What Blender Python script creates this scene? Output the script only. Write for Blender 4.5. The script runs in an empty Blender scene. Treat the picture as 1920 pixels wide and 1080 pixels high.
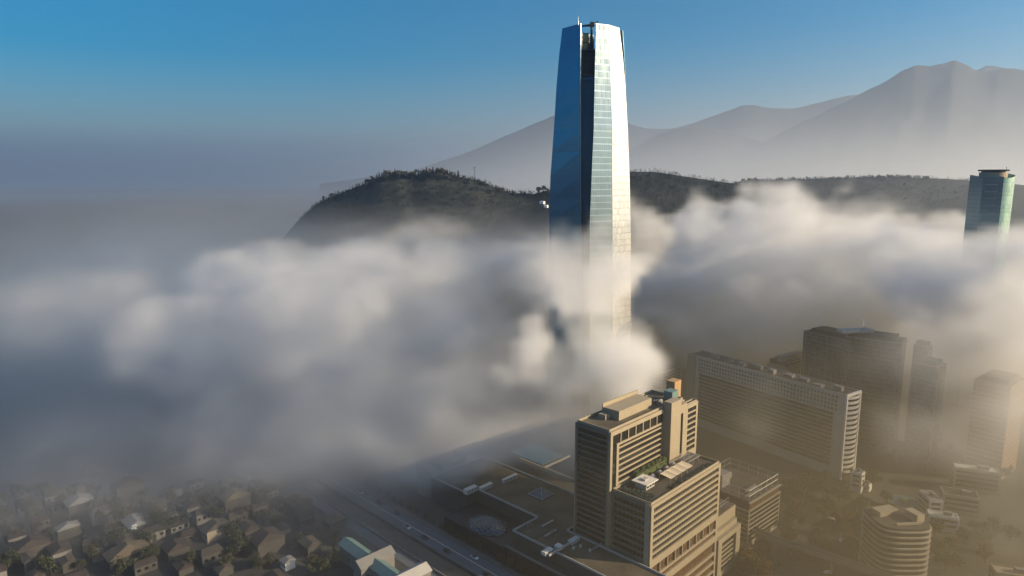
import bpy, math, random
import numpy as np
from mathutils import Vector, Matrix

random.seed(7)
S = bpy.context.scene
COL = S.collection
PI = math.pi
F_PX, PITCH_PX, CAM_Z = 1250.0, 200.0, 190.0
TH = math.atan(PITCH_PX / F_PX)
GZ = -15.0                                    # ground level right of the hotel
GL = 8.0                                      # higher street level on the mall side


def ray(u, v):
    a, b = (u - 960) / F_PX, (540 - v) / F_PX
    c, s = math.cos(TH), math.sin(TH)
    return Vector((a, c + b * s, -s + b * c))


def P(u, v, z):
    """ground-plan point where the sight line through a pixel meets height z"""
    d = ray(u, v)
    t = (z - CAM_Z) / d.z
    return Vector((d.x * t, d.y * t, z))


def D(u, v, y):
    """point on the sight line at distance y"""
    d = ray(u, v)
    t = y / d.y
    return Vector((d.x * t, y, CAM_Z + d.z * t))


# ------------------------------------------------------------------ materials
def mat(name, col, rough=.7, metal=0.0, var=.25, scale=.15, spec=.5, col2=None):
    m = bpy.data.materials.new(name)
    m.use_nodes = True
    nt = m.node_tree
    b = nt.nodes['Principled BSDF']
    b.inputs['Roughness'].default_value = rough
    b.inputs['Metallic'].default_value = metal
    b.inputs['Specular IOR Level'].default_value = spec
    tc = nt.nodes.new('ShaderNodeTexCoord')
    n = nt.nodes.new('ShaderNodeTexNoise')
    n.inputs['Scale'].default_value = scale
    n.inputs['Detail'].default_value = 5
    n.inputs['Roughness'].default_value = .65
    nt.links.new(tc.outputs['Object'], n.inputs['Vector'])
    r = nt.nodes.new('ShaderNodeValToRGB')
    r.color_ramp.elements[0].position = .3
    r.color_ramp.elements[1].position = .7
    c2 = col2 or col
    r.color_ramp.elements[0].color = (*[max(0, c * (1 - var)) for c in col], 1)
    r.color_ramp.elements[1].color = (*[min(1, c * (1 + var)) for c in c2], 1)
    nt.links.new(n.outputs['Fac'], r.inputs['Fac'])
    nt.links.new(r.outputs['Color'], b.inputs['Base Color'])
    return m


def panel_mat(name, tint, rough, metal, pw, ph, line=.35, jitter=.35, bump=.0):
    """curtain wall: uv in metres, panes pw x ph, thin joints, pane-to-pane variation"""
    m = bpy.data.materials.new(name)
    m.use_nodes = True
    nt = m.node_tree
    N, L = nt.nodes, nt.links
    b = N['Principled BSDF']
    uv = N.new('ShaderNodeUVMap')
    uv.uv_map = 'uv'

    def math_(op, a, bb=None):
        n = N.new('ShaderNodeMath')
        n.operation = op
        for i, x in enumerate((a, bb)):
            if x is None:
                continue
            if isinstance(x, (int, float)):
                n.inputs[i].default_value = x
            else:
                L.new(x, n.inputs[i])
        return n.outputs[0]
    sep = N.new('ShaderNodeSeparateXYZ')
    L.new(uv.outputs[0], sep.inputs[0])
    a, c = math_('DIVIDE', sep.outputs[0], pw), math_('DIVIDE', sep.outputs[1], ph)
    fa, fc = math_('FRACT', a), math_('FRACT', c)
    la, lc = math_('LESS_THAN', fa, .09), math_('LESS_THAN', fc, .13)
    g5 = math_('LESS_THAN', math_('FRACT', math_('DIVIDE', sep.outputs[1], ph * 4)), .045)
    joint = math_('MAXIMUM', math_('MAXIMUM', la, lc), g5)
    cmb = N.new('ShaderNodeCombineXYZ')
    L.new(math_('FLOOR', a), cmb.inputs[0])
    L.new(math_('FLOOR', c), cmb.inputs[1])
    wn = N.new('ShaderNodeTexWhiteNoise')
    wn.noise_dimensions = '2D'
    L.new(cmb.outputs[0], wn.inputs['Vector'])
    cm2 = N.new('ShaderNodeCombineXYZ')
    L.new(math_('FLOOR', math_('DIVIDE', c, 4)), cm2.inputs[1])
    wn2 = N.new('ShaderNodeTexWhiteNoise')
    wn2.noise_dimensions = '2D'
    L.new(cm2.outputs[0], wn2.inputs['Vector'])
    ns = N.new('ShaderNodeTexNoise')
    ns.inputs['Scale'].default_value = .03
    ns.inputs['Detail'].default_value = 3
    L.new(uv.outputs[0], ns.inputs['Vector'])
    k = math_('ADD', math_('ADD', math_('MULTIPLY', wn.outputs[0], jitter * .5),
              math_('MULTIPLY', wn2.outputs[0], jitter * .5)), math_('MULTIPLY', ns.outputs[0], jitter))
    k = math_('ADD', k, 1 - jitter)
    mx = N.new('ShaderNodeMixRGB')
    mx.inputs[1].default_value = (*tint, 1)
    mx.inputs[2].default_value = (*[min(1, t * line + .1 * line) for t in tint], 1)
    L.new(joint, mx.inputs[0])
    mul = N.new('ShaderNodeMixRGB')
    mul.blend_type = 'MULTIPLY'
    mul.inputs[0].default_value = 1
    L.new(mx.outputs[0], mul.inputs[1])
    cc = N.new('ShaderNodeCombineColor')
    for i in range(3):
        L.new(k, cc.inputs[i])
    L.new(cc.outputs[0], mul.inputs[2])
    L.new(mul.outputs[0], b.inputs['Base Color'])
    b.inputs['Metallic'].default_value = metal
    L.new(math_('ADD', math_('MULTIPLY', wn.outputs[0], .06), rough), b.inputs['Roughness'])
    return m


def volmat(name, color, dens, g, low=None):
    m = bpy.data.materials.new(name)
    m.use_nodes = True
    nt = m.node_tree
    nt.nodes.clear()
    o = nt.nodes.new('ShaderNodeOutputMaterial')
    v = nt.nodes.new('ShaderNodeVolumePrincipled')
    v.inputs['Color'].default_value = (*color, 1)
    v.inputs['Density'].default_value = dens
    v.inputs['Anisotropy'].default_value = g
    if low:                                   # brownish street smog below, clean fog above
        geo = nt.nodes.new('ShaderNodeNewGeometry')
        sep = nt.nodes.new('ShaderNodeSeparateXYZ')
        mr = nt.nodes.new('ShaderNodeMapRange')
        mr.inputs['From Min'].default_value = -10
        mr.inputs['From Max'].default_value = 58
        mx = nt.nodes.new('ShaderNodeMixRGB')
        mx.inputs[1].default_value = (*low, 1)
        mx.inputs[2].default_value = (*color, 1)
        nt.links.new(geo.outputs['Position'], sep.inputs[0])
        nt.links.new(sep.outputs[2], mr.inputs['Value'])
        nt.links.new(mr.outputs[0], mx.inputs[0])
        nt.links.new(mx.outputs[0], v.inputs['Color'])
    nt.links.new(v.outputs[0], o.inputs['Volume'])
    return m


M = dict(
    ground=mat('dark earth and asphalt', (.034, .035, .036), .9, var=.45, scale=.02, col2=(.045, .046, .044)),
    lawn=mat('park grass', (.045, .05, .025), .95, var=.4, scale=.05),
    road=mat('asphalt', (.05, .05, .052), .85, var=.2, scale=.1),
    pale_road=mat('worn concrete road', (.10, .115, .14), .8, var=.15, scale=.08),
    pave=mat('pavement', (.12, .115, .11), .85, var=.2, scale=.2),
    paint=mat('road paint', (.6, .58, .52), .7, var=.15, scale=.6),
    water=mat('river water', (.03, .035, .04), .15, var=.2, scale=.1),
    stone=mat('beige stone cladding', (.29, .25, .18), .75, var=.07, scale=.25),
    stone_dark=mat('weathered beige stone', (.30, .27, .22), .8, var=.12, scale=.2),
    stone_shade=mat('stone bands with shade in colour', (.13, .12, .10), .8, var=.15, scale=.2),  # hotel stone darkened: shade of the sunless face put into the colour
    white=mat('white render', (.62, .60, .56), .7, var=.08, scale=.2),
    offwhite=mat('off white concrete', (.38, .375, .36), .75, var=.1, scale=.15),
    dark_wall=mat('dark stone cladding', (.06, .058, .056), .8, var=.2, scale=.15),
    concrete=mat('grey concrete', (.18, .18, .18), .8, var=.15, scale=.1),
    roof=mat('gravel roof', (.075, .064, .048), .95, var=.4, scale=.08, col2=(.10, .085, .06)),
    roof_dark=mat('dark felt roof', (.055, .05, .045), .95, var=.35, scale=.12),
    glass=mat('dark window glass', (.012, .014, .015), .12, var=.4, scale=.3, spec=.6),
    glass_brown=mat('bronze window glass', (.10, .06, .035), .2, var=.5, scale=.8),
    glass_blue=mat('blue skylight glass', (.06, .12, .16), .15, var=.35, scale=.4),
    metal=mat('galvanised metal', (.45, .45, .45), .45, .6, var=.12, scale=.5),
    dark_metal=mat('dark painted steel', (.018, .022, .035), .5, .2, var=.3, scale=.3),
    yellow=mat('ochre shaft cladding', (.42, .34, .14), .7, var=.25, scale=.35),
    orange=mat('ochre stucco', (.34, .22, .11), .8, var=.12, scale=.3),
    teal=mat('pale green roof sheet', (.11, .19, .19), .6, var=.2, scale=.3),
    tile=mat('clay roof tile', (.035, .027, .025), .85, var=.3, scale=.4),
    leaf=mat('green foliage', (.028, .036, .018), .8, var=.5, scale=.9, col2=(.05, .055, .025)),
    leaf_dark=mat('dark evergreen foliage', (.011, .025, .025), .85, var=.5, scale=.9),
    leaf_brown=mat('autumn foliage', (.11, .055, .022), .85, var=.45, scale=.9),
    bark=mat('bark', (.06, .045, .035), .9, var=.3, scale=2),
    hill=mat('wooded hillside', (.011, .021, .023), .95, var=.45, scale=.02, col2=(.02, .024, .022)),
    ridge=mat('dry mountain slope', (.018, .024, .03), .95, var=.3, scale=.004, col2=(.022, .026, .029)),
    car_white=mat('white car paint', (.7, .7, .7), .25, var=.05, scale=1),
    car_dark=mat('dark car paint', (.05, .055, .07), .25, var=.1, scale=1),
    car_red=mat('red car paint', (.3, .04, .03), .25, var=.1, scale=1),
    tyre=mat('tyre rubber', (.02, .02, .02), .9, var=.2, scale=3),
    cloth=mat('cream awning canvas', (.55, .47, .35), .85, var=.12, scale=.4),
    planting=mat('roof garden planting', (.05, .075, .025), .9, var=.6, scale=.6),
    white_metal=mat('bright white metal sheet', (.8, .8, .78), .35, .3, var=.05, scale=.3),
)
M['twr_left'] = panel_mat('curtain wall with sky reflection tint', (.085, .20, .30), .12, .85, 1.6, 4.1, .6, .16)  # same glass on every facet; here the sky reflection is in the tint
M['twr_recess'] = panel_mat('curtain wall with slot shade tint', (.012, .045, .08), .2, .8, 1.6, 4.1, .5, .3)  # glass darkened to carry the shade inside the slot
M['twr_mid'] = panel_mat('curtain wall with haze reflection tint', (.27, .34, .35), .17, .8, 1.6, 4.1, 1.3, .07)  # reflected bright haze put into the glass tint
M['twr_right'] = panel_mat('curtain wall with sun glare tint', (.60, .61, .60), .24, .85, 1.6, 4.1, .6, .03)  # sun glare put into a much lighter glass tint
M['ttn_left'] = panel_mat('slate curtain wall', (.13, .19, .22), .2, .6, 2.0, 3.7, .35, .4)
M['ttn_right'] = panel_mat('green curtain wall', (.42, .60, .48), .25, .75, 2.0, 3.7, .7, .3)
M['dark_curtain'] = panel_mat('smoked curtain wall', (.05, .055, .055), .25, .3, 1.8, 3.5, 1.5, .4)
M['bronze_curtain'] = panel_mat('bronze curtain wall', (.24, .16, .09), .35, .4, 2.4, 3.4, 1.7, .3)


# ------------------------------------------------------------------ mesh builder
class MB:
    def __init__(s):
        s.v, s.f, s.uv = [], [], []

    def quad(s, a, b, c, d, uv=None):
        i = len(s.v)
        s.v += [tuple(a), tuple(b), tuple(c), tuple(d)]
        s.f.append((i, i + 1, i + 2, i + 3))
        s.uv.append(uv or ((0, 0),) * 4)

    def face(s, pts):
        i = len(s.v)
        s.v += [tuple(p) for p in pts]
        s.f.append(tuple(range(i, i + len(pts))))
        s.uv.append(((0, 0),) * len(pts))

    def prism(s, poly, z0, z1, cap=True):
        """poly: plan points counter-clockwise; side faces carry metres as uv"""
        n = len(poly)
        acc = 0
        for i in range(n):
            a, b = poly[i], poly[(i + 1) % n]
            l = math.hypot(b[0] - a[0], b[1] - a[1])
            s.quad((a[0], a[1], z0), (b[0], b[1], z0), (b[0], b[1], z1), (a[0], a[1], z1),
                   ((acc, z0), (acc + l, z0), (acc + l, z1), (acc, z1)))
            acc += l
        if cap:
            s.face([(p[0], p[1], z1) for p in poly])
            s.face([(p[0], p[1], z0) for p in reversed(poly)])
        return s

    def obox(s, o, ex, ey, ez):
        """box from corner o along three vectors"""
        o, ex, ey, ez = map(Vector, (o, ex, ey, ez))
        c = [o, o + ex, o + ex + ey, o + ey]
        t = [p + ez for p in c]
        s.face(list(reversed(c)))
        s.face(t)
        for i in range(4):
            j = (i + 1) % 4
            l = (c[j] - c[i]).length
            h = ez.length
            s.quad(c[i], c[j], t[j], t[i], ((0, 0), (l, 0), (l, h), (0, h)))
        return s

    def box(s, cx, cy, z0, sx, sy, sz, rot=0):
        ex = Vector((math.cos(rot), math.sin(rot), 0))
        ey = Vector((-math.sin(rot), math.cos(rot), 0))
        o = Vector((cx, cy, z0)) - ex * sx / 2 - ey * sy / 2
        return s.obox(o, ex * sx, ey * sy, Vector((0, 0, sz)))

    def tube(s, a, b, r0, r1=None, n=8):
        a, b = Vector(a), Vector(b)
        r1 = r0 if r1 is None else r1
        d = (b - a).normalized()
        x = d.orthogonal().normalized()
        y = d.cross(x)
        ra = [a + (x * math.cos(2 * PI * i / n) + y * math.sin(2 * PI * i / n)) * r0 for i in range(n)]
        rb = [b + (x * math.cos(2 * PI * i / n) + y * math.sin(2 * PI * i / n)) * r1 for i in range(n)]
        for i in range(n):
            j = (i + 1) % n
            s.quad(ra[i], ra[j], rb[j], rb[i])
        s.face(list(reversed(ra)))
        s.face(rb)
        return s

    def build(s, name, m, parent=None, smooth=False, loc=None):
        me = bpy.data.meshes.new(name)
        vs = s.v
        if loc is not None:
            vs = [(a - loc[0], b - loc[1], c - loc[2]) for a, b, c in vs]
        me.from_pydata(vs, [], s.f)
        ul = me.uv_layers.new(name='uv')
        flat = [x for q in s.uv for p in q for x in p]
        ul.data.foreach_set('uv', flat)
        me.materials.append(M[m] if isinstance(m, str) else m)
        if smooth:
            for p in me.polygons:
                p.use_smooth = True
        o = bpy.data.objects.new(name, me)
        COL.objects.link(o)
        if parent:
            o.parent = parent
            if loc is None:
                o.matrix_parent_inverse = parent.matrix_world.inverted()
        return o


def tag(o, label=None, cat=None, group=None, kind=None):
    for k, v in (('label', label), ('category', cat), ('group', group), ('kind', kind)):
        if v:
            o[k] = v
    return o


def thing(name, label, cat, loc=(0, 0, 0), group=None):
    o = bpy.data.objects.new(name, None)
    o.location = loc
    o.matrix_world = Matrix.Translation(loc)
    COL.objects.link(o)
    return tag(o, label, cat, group)


def children(o):
    return [c for c in bpy.data.objects if c.parent == o]


def rect(a, b, w):
    """plan rectangle from edge a->b, w metres to the left of it (a, b, far b, far a is counter-clockwise)"""
    a, b = Vector((a[0], a[1])), Vector((b[0], b[1]))
    d = (b - a).normalized()
    n = Vector((-d.y, d.x))
    return [a, b, b + n * w, a + n * w]


def ribbon_block(root, poly, z0, z1, floor=3.2, band=1.0, wall='stone', glass='glass', top=1.4, pier=1.2,
                 faces=(0, 1, 2, 3), depth=.5, roofmat='roof', mull=0, parapet=.9, zstart=None, shade=()):
    """storeys as dark window ribbons set back between spandrel bands; wall and roof one part each, one part per ribbon"""
    w, wd = MB(), MB()
    n = len(poly)
    ctr = sum((Vector((p[0], p[1])) for p in poly), Vector((0, 0))) / n
    core = []
    for i in range(n):
        p, a, b = Vector(poly[i][:2]), Vector(poly[i - 1][:2]), Vector(poly[(i + 1) % n][:2])
        d1, d2 = (a - p).normalized(), (b - p).normalized()
        core.append(p + (d1 + d2) * depth)
    w.prism(core, z0, z1 - .05)
    rib = []
    zb = z0 if zstart is None else zstart
    for i in range(n):
        a, b = Vector(poly[i][:2]), Vector(poly[(i + 1) % n][:2])
        d = b - a
        l = d.length
        d.normalize()
        nrm = Vector((d.y, -d.x))
        ex, inn = Vector((d.x, d.y, 0)), Vector((-nrm.x, -nrm.y, 0))
        A = Vector((a.x, a.y, 0))
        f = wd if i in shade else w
        if i not in faces:
            f.obox(A + Vector((0, 0, z0)) + ex * depth, ex * (l - 2 * depth), inn * (depth - .002), Vector((0, 0, z1 - z0)))
            continue
        for e in (0, l - pier):
            f.obox(A + Vector((0, 0, z0)) + ex * (e + (depth if e == 0 else 0)), ex * (pier - depth), inn * (depth - .002), Vector((0, 0, z1 - z0 - top)))
        f.obox(A + Vector((0, 0, z1 - top)) + ex * depth, ex * (l - 2 * depth), inn * (depth - .002), Vector((0, 0, top)))
        z = z1 - top
        while z - floor > zb - .1:
            zz = z - floor
            f.obox(A + Vector((0, 0, zz)) + ex * pier, ex * (l - 2 * pier), inn * (depth - .002), Vector((0, 0, band)))
            g = MB()
            g.obox(A + Vector((0, 0, zz + band + .01)) + ex * (pier + .01) + inn * (depth - .08), ex * (l - 2 * pier - .02), inn * .07, Vector((0, 0, floor - band - .02)))
            rib.append((g, i))
            if mull:
                q = pier + mull
                while q < l - pier - .3:
                    f.obox(A + Vector((0, 0, zz + band)) + ex * q + inn * (depth - .14), ex * .1, inn * .055, Vector((0, 0, floor - band)))
                    q += mull
            z = zz
        if z > zb + .2:
            f.obox(A + Vector((0, 0, zb)) + ex * pier, ex * (l - 2 * pier), inn * (depth - .002), Vector((0, 0, z - zb)))
    # corner posts and parapet
    for i in range(n):
        p, a, b = Vector(poly[i][:2]), Vector(poly[i - 1][:2]), Vector(poly[(i + 1) % n][:2])
        d1, d2 = (a - p).normalized(), (b - p).normalized()
        w.obox((p.x, p.y, z0), Vector((d2.x, d2.y, 0)) * depth, Vector((d1.x, d1.y, 0)) * depth, Vector((0, 0, z1 - z0)))
    for i in range(n):
        a, b = core[i], core[(i + 1) % n]
        d = (b - a)
        l = d.length
        d.normalize()
        inn = Vector((-d.y, d.x, 0))
        w.obox((a.x, a.y, z1 + .01), (d.x * (l - .4), d.y * (l - .4), 0), inn * .4, (0, 0, parapet))
    w.build('wall', wall, root)
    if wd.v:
        wd.build('spandrel_bands', 'stone_shade', root)  # bands on shaded faces take the stone with shade in its colour
    for g, i in rib:
        g.build('ribbon_window', glass, root)
    r = MB()
    inner = []
    for i in range(n):
        p, a, b = core[i], core[i - 1], core[(i + 1) % n]
        inner.append(p + ((a - p).normalized() + (b - p).normalized()) * .42)
    r.prism(inner, z1 - .04, z1 + .12)
    r.build('roof', roofmat, root)
    return core


def lerp(a, b, t):
    return a + (b - a) * t


# ------------------------------------------------------------------ camera, light, sky
cd = bpy.data.cameras.new('camera')
cam = bpy.data.objects.new('camera', cd)
COL.objects.link(cam)
S.camera = cam
cd.sensor_width = 36
cd.lens = 36 * F_PX / 1920
cd.clip_start = 1
cd.clip_end = 120000
cam.location = (0, 0, CAM_Z)
cam.rotation_euler = (PI / 2 - TH, 0, 0)

SUN_AZ, SUN_EL = math.radians(101), math.radians(22)
sun_dir = Vector((math.sin(SUN_AZ) * math.cos(SUN_EL), math.cos(SUN_AZ) * math.cos(SUN_EL), math.sin(SUN_EL)))
sl = bpy.data.lights.new('sun', 'SUN')
sl.energy = 5.0
sl.angle = math.radians(.5)
sl.color = (1.0, .765, .465)
so = bpy.data.objects.new('sun', sl)
COL.objects.link(so)
so.rotation_euler = sun_dir.to_track_quat('Z', 'Y').to_euler()

W = bpy.data.worlds.new('World')
S.world = W
W.use_nodes = True
wt = W.node_tree
bg = wt.nodes['Background']
sky = wt.nodes.new('ShaderNodeTexSky')
sky.sky_type = 'NISHITA'
sky.sun_disc = False
sky.sun_elevation = SUN_EL
sky.sun_rotation = SUN_AZ
sky.air_density = 1.0
sky.dust_density = 1.6
sky.ozone_density = 3.0
hs = wt.nodes.new('ShaderNodeHueSaturation')
hs.inputs['Saturation'].default_value = 1.8
hs.inputs['Hue'].default_value = .49
wt.links.new(sky.outputs[0], hs.inputs['Color'])
wt.links.new(hs.outputs[0], bg.inputs[0])
bg.inputs[1].default_value = .062
S.view_settings.view_transform = 'Standard'
S.view_settings.look = 'None'
S.view_settings.exposure = 1.05

# ------------------------------------------------------------------ haze, fog, mist
HAZE_TOP = 1500
hz = MB().box(0, 0, GZ - 1.5, 60000, 60000, HAZE_TOP - GZ).build('haze', volmat('haze', (.39, .53, .76), 7.6e-5, .5))
tag(hz, kind='stuff')


def vnoise(shape, cell, rng):
    """smooth value noise on a grid, cell size in voxels per axis"""
    out = rng.random([int(math.ceil(n / c)) + 3 for n, c in zip(shape, cell)]).astype(np.float32)
    for ax in range(3):
        n, c = shape[ax], cell[ax]
        t = np.arange(n) / c + rng.random()
        i = t.astype(int)
        f = (t - i).astype(np.float32)
        f = f * f * (3 - 2 * f)
        sh = [1, 1, 1]
        sh[ax] = n
        f = f.reshape(sh)
        out = np.take(out, i, ax) * (1 - f) + np.take(out, i + 1, ax) * f
    return out


def fbm(shape, cell, octaves, seed, gain=.55):
    rng = np.random.default_rng(seed)
    tot, amp, s = np.zeros(shape, np.float32), 1.0, 0
    c = list(cell)
    for _ in range(octaves):
        tot += amp * ((vnoise(shape, c, rng) + vnoise(shape, [x * .73 for x in c], rng)) * .68 - .18)
        s += amp
        amp *= gain
        c = [max(1.01, x / 2.03) for x in c]
    return tot / s


def volume_grid(name, dens, lo, hi, m):
    nx, ny, nz = dens.shape
    me = bpy.data.meshes.new(name)
    me.vertices.add(nx * ny * nz)
    at = me.attributes.new('dens', 'FLOAT', 'POINT')
    at.data.foreach_set('value', (dens * 1000).astype(np.float32).ravel())   # per kilometre: very small values would be clipped
    o = bpy.data.objects.new(name, me)
    COL.objects.link(o)
    ng = bpy.data.node_groups.new(name + '_nodes', 'GeometryNodeTree')
    ng.interface.new_socket('Geometry', in_out='INPUT', socket_type='NodeSocketGeometry')
    ng.interface.new_socket('Geometry', in_out='OUTPUT', socket_type='NodeSocketGeometry')
    N, L = ng.nodes, ng.links
    gi, go = N.new('NodeGroupInput'), N.new('NodeGroupOutput')
    vc = N.new('GeometryNodeVolumeCube')
    vc.inputs['Min'].default_value = lo
    vc.inputs['Max'].default_value = hi
    for ax, n in zip('XYZ', (nx, ny, nz)):
        vc.inputs['Resolution ' + ax].default_value = n
    pos = N.new('GeometryNodeInputPosition')
    sub = N.new('ShaderNodeVectorMath')
    sub.operation = 'SUBTRACT'
    L.new(pos.outputs[0], sub.inputs[0])
    sub.inputs[1].default_value = lo
    mul = N.new('ShaderNodeVectorMath')
    mul.operation = 'MULTIPLY'
    L.new(sub.outputs[0], mul.inputs[0])
    mul.inputs[1].default_value = [(n - 1) / (h - l) for n, h, l in zip((nx, ny, nz), hi, lo)]
    sep = N.new('ShaderNodeSeparateXYZ')
    L.new(mul.outputs[0], sep.inputs[0])

    def rnd(a):
        n = N.new('ShaderNodeMath')
        n.operation = 'ROUND'
        L.new(a, n.inputs[0])
        return n.outputs[0]

    def im(op, a, b):
        n = N.new('FunctionNodeIntegerMath')
        n.operation = op
        for i, v in enumerate((a, b)):
            if isinstance(v, int):
                n.inputs[i].default_value = v
            else:
                L.new(v, n.inputs[i])
        return n.outputs[0]
    idx = im('ADD', im('MULTIPLY', im('ADD', im('MULTIPLY', rnd(sep.outputs[0]), ny), rnd(sep.outputs[1])), nz), rnd(sep.outputs[2]))
    na = N.new('GeometryNodeInputNamedAttribute')
    na.data_type = 'FLOAT'
    na.inputs[0].default_value = 'dens'
    si = N.new('GeometryNodeSampleIndex')
    si.data_type = 'FLOAT'
    si.domain = 'POINT'
    L.new(gi.outputs[0], si.inputs['Geometry'])
    L.new(na.outputs[0], si.inputs['Value'])
    L.new(idx, si.inputs['Index'])
    L.new(si.outputs[0], vc.inputs['Density'])
    sm = N.new('GeometryNodeSetMaterial')
    sm.inputs['Material'].default_value = m
    L.new(vc.outputs[0], sm.inputs[0])
    L.new(sm.outputs[0], go.inputs[0])
    o.modifiers.new('Volume', 'NODES').node_group = ng
    me.materials.append(m)
    return o


def smooth(x, a, b):
    t = np.clip((x - a) / (b - a), 0, 1)
    return t * t * (3 - 2 * t)


def near_fog():
    lo, hi = (-900, 100, GZ), (900, 1500, 215)
    vx = 5.5
    shape = tuple(int((h - l) / vx) + 1 for l, h in zip(lo, hi))
    X, Y, Z = np.meshgrid(*[np.linspace(l, h, n, dtype=np.float32) for l, h, n in zip(lo, hi, shape)], indexing='ij')
    wx = (fbm(shape, (16, 16, 10), 4, 11) - .5) * 110
    wy = (fbm(shape, (16, 16, 10), 4, 12) - .5) * 110
    wz = (fbm(shape, (13, 13, 8), 4, 13) - .5) * 70
    Xw, Yw, Zw = X + wx, Y + wy, Z + wz
    n1 = fbm(shape, (26, 26, 14), 6, 21, .6)
    n2 = fbm(shape, (9, 9, 6), 4, 22, .6)
    dens = np.zeros(shape, np.float32)

    n3 = fbm(shape, (4.2, 4.2, 3.4), 2, 23, .6)
    pert = (n1 - .5) * 3.2 + (n2 - .5) * 1.8 + (n3 - .5) * .9
    wisp = np.clip(1 + (n2 - .5) * 2.6 + (n3 - .5) * 1.4, .15, 2)

    def puff(u, v, d, ru, rv, rd, k):
        c = D(u, v, d)
        sx, sz = ru * d / F_PX, rv * d / F_PX
        q = ((Xw - c.x) / sx) ** 2 + ((Yw - c.y) / rd) ** 2 + ((Zw - c.z) / sz) ** 2
        return k * smooth(1.05 - np.minimum(q, 9) + pert, 0, .55)

    def blob(u, v, d, ru, rv, rd, k, soft=1.0):
        c = D(u, v, d)
        sx, sz = ru * d / F_PX, rv * d / F_PX
        q = ((Xw - c.x) / sx) ** 2 + ((Yw - c.y) / rd) ** 2 + ((Zw - c.z) / sz) ** 2
        return k * np.clip(1.15 - q, 0, 1) ** soft
    blobs = [
        # bank left of the tower
        (450, 600, 500, 190, 105, 110, .011), (600, 560, 490, 200, 105, 110, .014), (780, 550, 490, 170, 100, 110, .014),
        (930, 520, 450, 150, 95, 70, .018), (740, 480, 560, 200, 60, 60, .012),
        (570, 720, 470, 230, 120, 120, .012), (700, 710, 460, 260, 125, 115, .013), (880, 680, 425, 190, 120, 80, .016),
        (985, 690, 376, 80, 90, 34, .024), (220, 720, 520, 170, 80, 90, .003),
        # bank right of the tower
        (1375, 520, 690, 140, 85, 110, .013), (1550, 510, 690, 160, 90, 110, .015), (1700, 520, 650, 170, 90, 100, .015),
        (1620, 420, 800, 130, 50, 90, .008),
        (1420, 760, 375, 90, 60, 30, .005),
    ]
    puffs = [
        (1035, 560, 376, 34, 58, 20, .060), (945, 605, 370, 38, 56, 20, .055), (985, 690, 370, 60, 60, 24, .024),
        (1315, 445, 720, 72, 76, 90, .016), (1390, 435, 740, 70, 60, 90, .016), (1480, 425, 720, 75, 75, 90, .018),
        (1380, 520, 700, 160, 75, 100, .012), (1560, 490, 700, 120, 60, 90, .016), (1680, 480, 670, 110, 55, 90, .016),
        (1800, 520, 520, 110, 70, 50, .020), (1130, 455, 414, 40, 36, 12, .060),
        (640, 540, 490, 170, 62, 100, .012), (850, 500, 470, 140, 55, 80, .014), (440, 590, 500, 150, 66, 100, .012),
        (1010, 470, 420, 90, 36, 34, .020),
    ]
    dense = [
        (980, 690, 376, 95, 95, 32, .018), (1060, 505, 392, 90, 62, 40, .026),
        (1150, 545, 409, 64, 78, 22, .110), (1150, 650, 402, 72, 100, 26, .090), (1165, 452, 415, 40, 42, 13, .035), (1095, 640, 392, 65, 110, 32, .050), (1110, 750, 374, 120, 100, 34, .018),
        (560, 690, 560, 260, 100, 90, .014), (970, 790, 368, 150, 100, 36, .024),
        (520, 840, 400, 280, 100, 70, .010), (180, 860, 400, 180, 80, 70, .0025), (620, 850, 400, 240, 80, 60, .020), (690, 900, 372, 130, 50, 30, .016), (780, 800, 390, 210, 100, 50, .024), (850, 850, 362, 140, 65, 28, .030),
        (440, 620, 490, 180, 90, 80, .008), (230, 640, 520, 210, 110, 90, .0045), (120, 560, 620, 160, 60, 90, .003), (640, 610, 470, 200, 100, 80, .008), (850, 600, 440, 150, 100, 70, .010),
        (1380, 490, 700, 150, 75, 90, .008), (250, 935, 335, 250, 55, 40, .0045), (20, 985, 320, 110, 80, 40, .004), (520, 940, 345, 140, 45, 34, .0045),
        (1850, 580, 505, 190, 135, 50, .036), (1690, 560, 570, 110, 70, 70, .014), (1400, 600, 640, 200, 75, 60, .012), (1650, 600, 600, 170, 80, 60, .010),
        (1840, 710, 430, 140, 150, 60, .014), (1730, 690, 440, 110, 85, 45, .011), (1640, 680, 465, 90, 70, 28, .009), (1790, 830, 365, 130, 90, 40, .007), (1570, 660, 500, 100, 45, 36, .006), (1890, 760, 395, 90, 90, 45, .012), (1900, 880, 330, 90, 160, 50, .008),
    ]
    for b in blobs:
        dens = np.maximum(dens, blob(*b))
    crisp = np.zeros(shape, np.float32)
    for b in puffs:
        crisp = np.maximum(crisp, puff(*b))
    thick = np.zeros(shape, np.float32)
    for b in dense:
        thick = np.maximum(thick, blob(*b, soft=.8))
    dens *= np.clip((n1 - .31) * 5.5, 0, 1.3) * np.clip((n2 - .25) * 2.6, .2, 1.2)
    dens = np.maximum(np.maximum(dens, crisp), thick * np.clip((n1 - .2) * 3.4, .3, 1.3)) * wisp
    # low deck stretching away to the left behind the bank
    top = 128 + 60 * (n1 - .5) + smooth(Y, 500, 1000) * 26
    deck = smooth(Zw * .4 + Z * .6, top + 12, top - 26) * smooth(Y, 520, 760) * smooth(X, 60, -160) * .00015
    deckr = smooth(Z, 120, 85) * smooth(Z, 10, 60) * smooth(Y, 640, 850) * smooth(X, 20, 160) * .003 * np.clip((n1 - .3) * 3, 0, 1.5)
    # thin ground mist in the streets
    mist = (.0003 + .0034 * smooth(X, -140, 200)) * smooth(Z, 125, 40) * np.clip((n1 - .25) * 2.6, .35, 1.7)
    dens = np.maximum(dens, deck) + np.maximum(deckr, 0)
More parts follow.
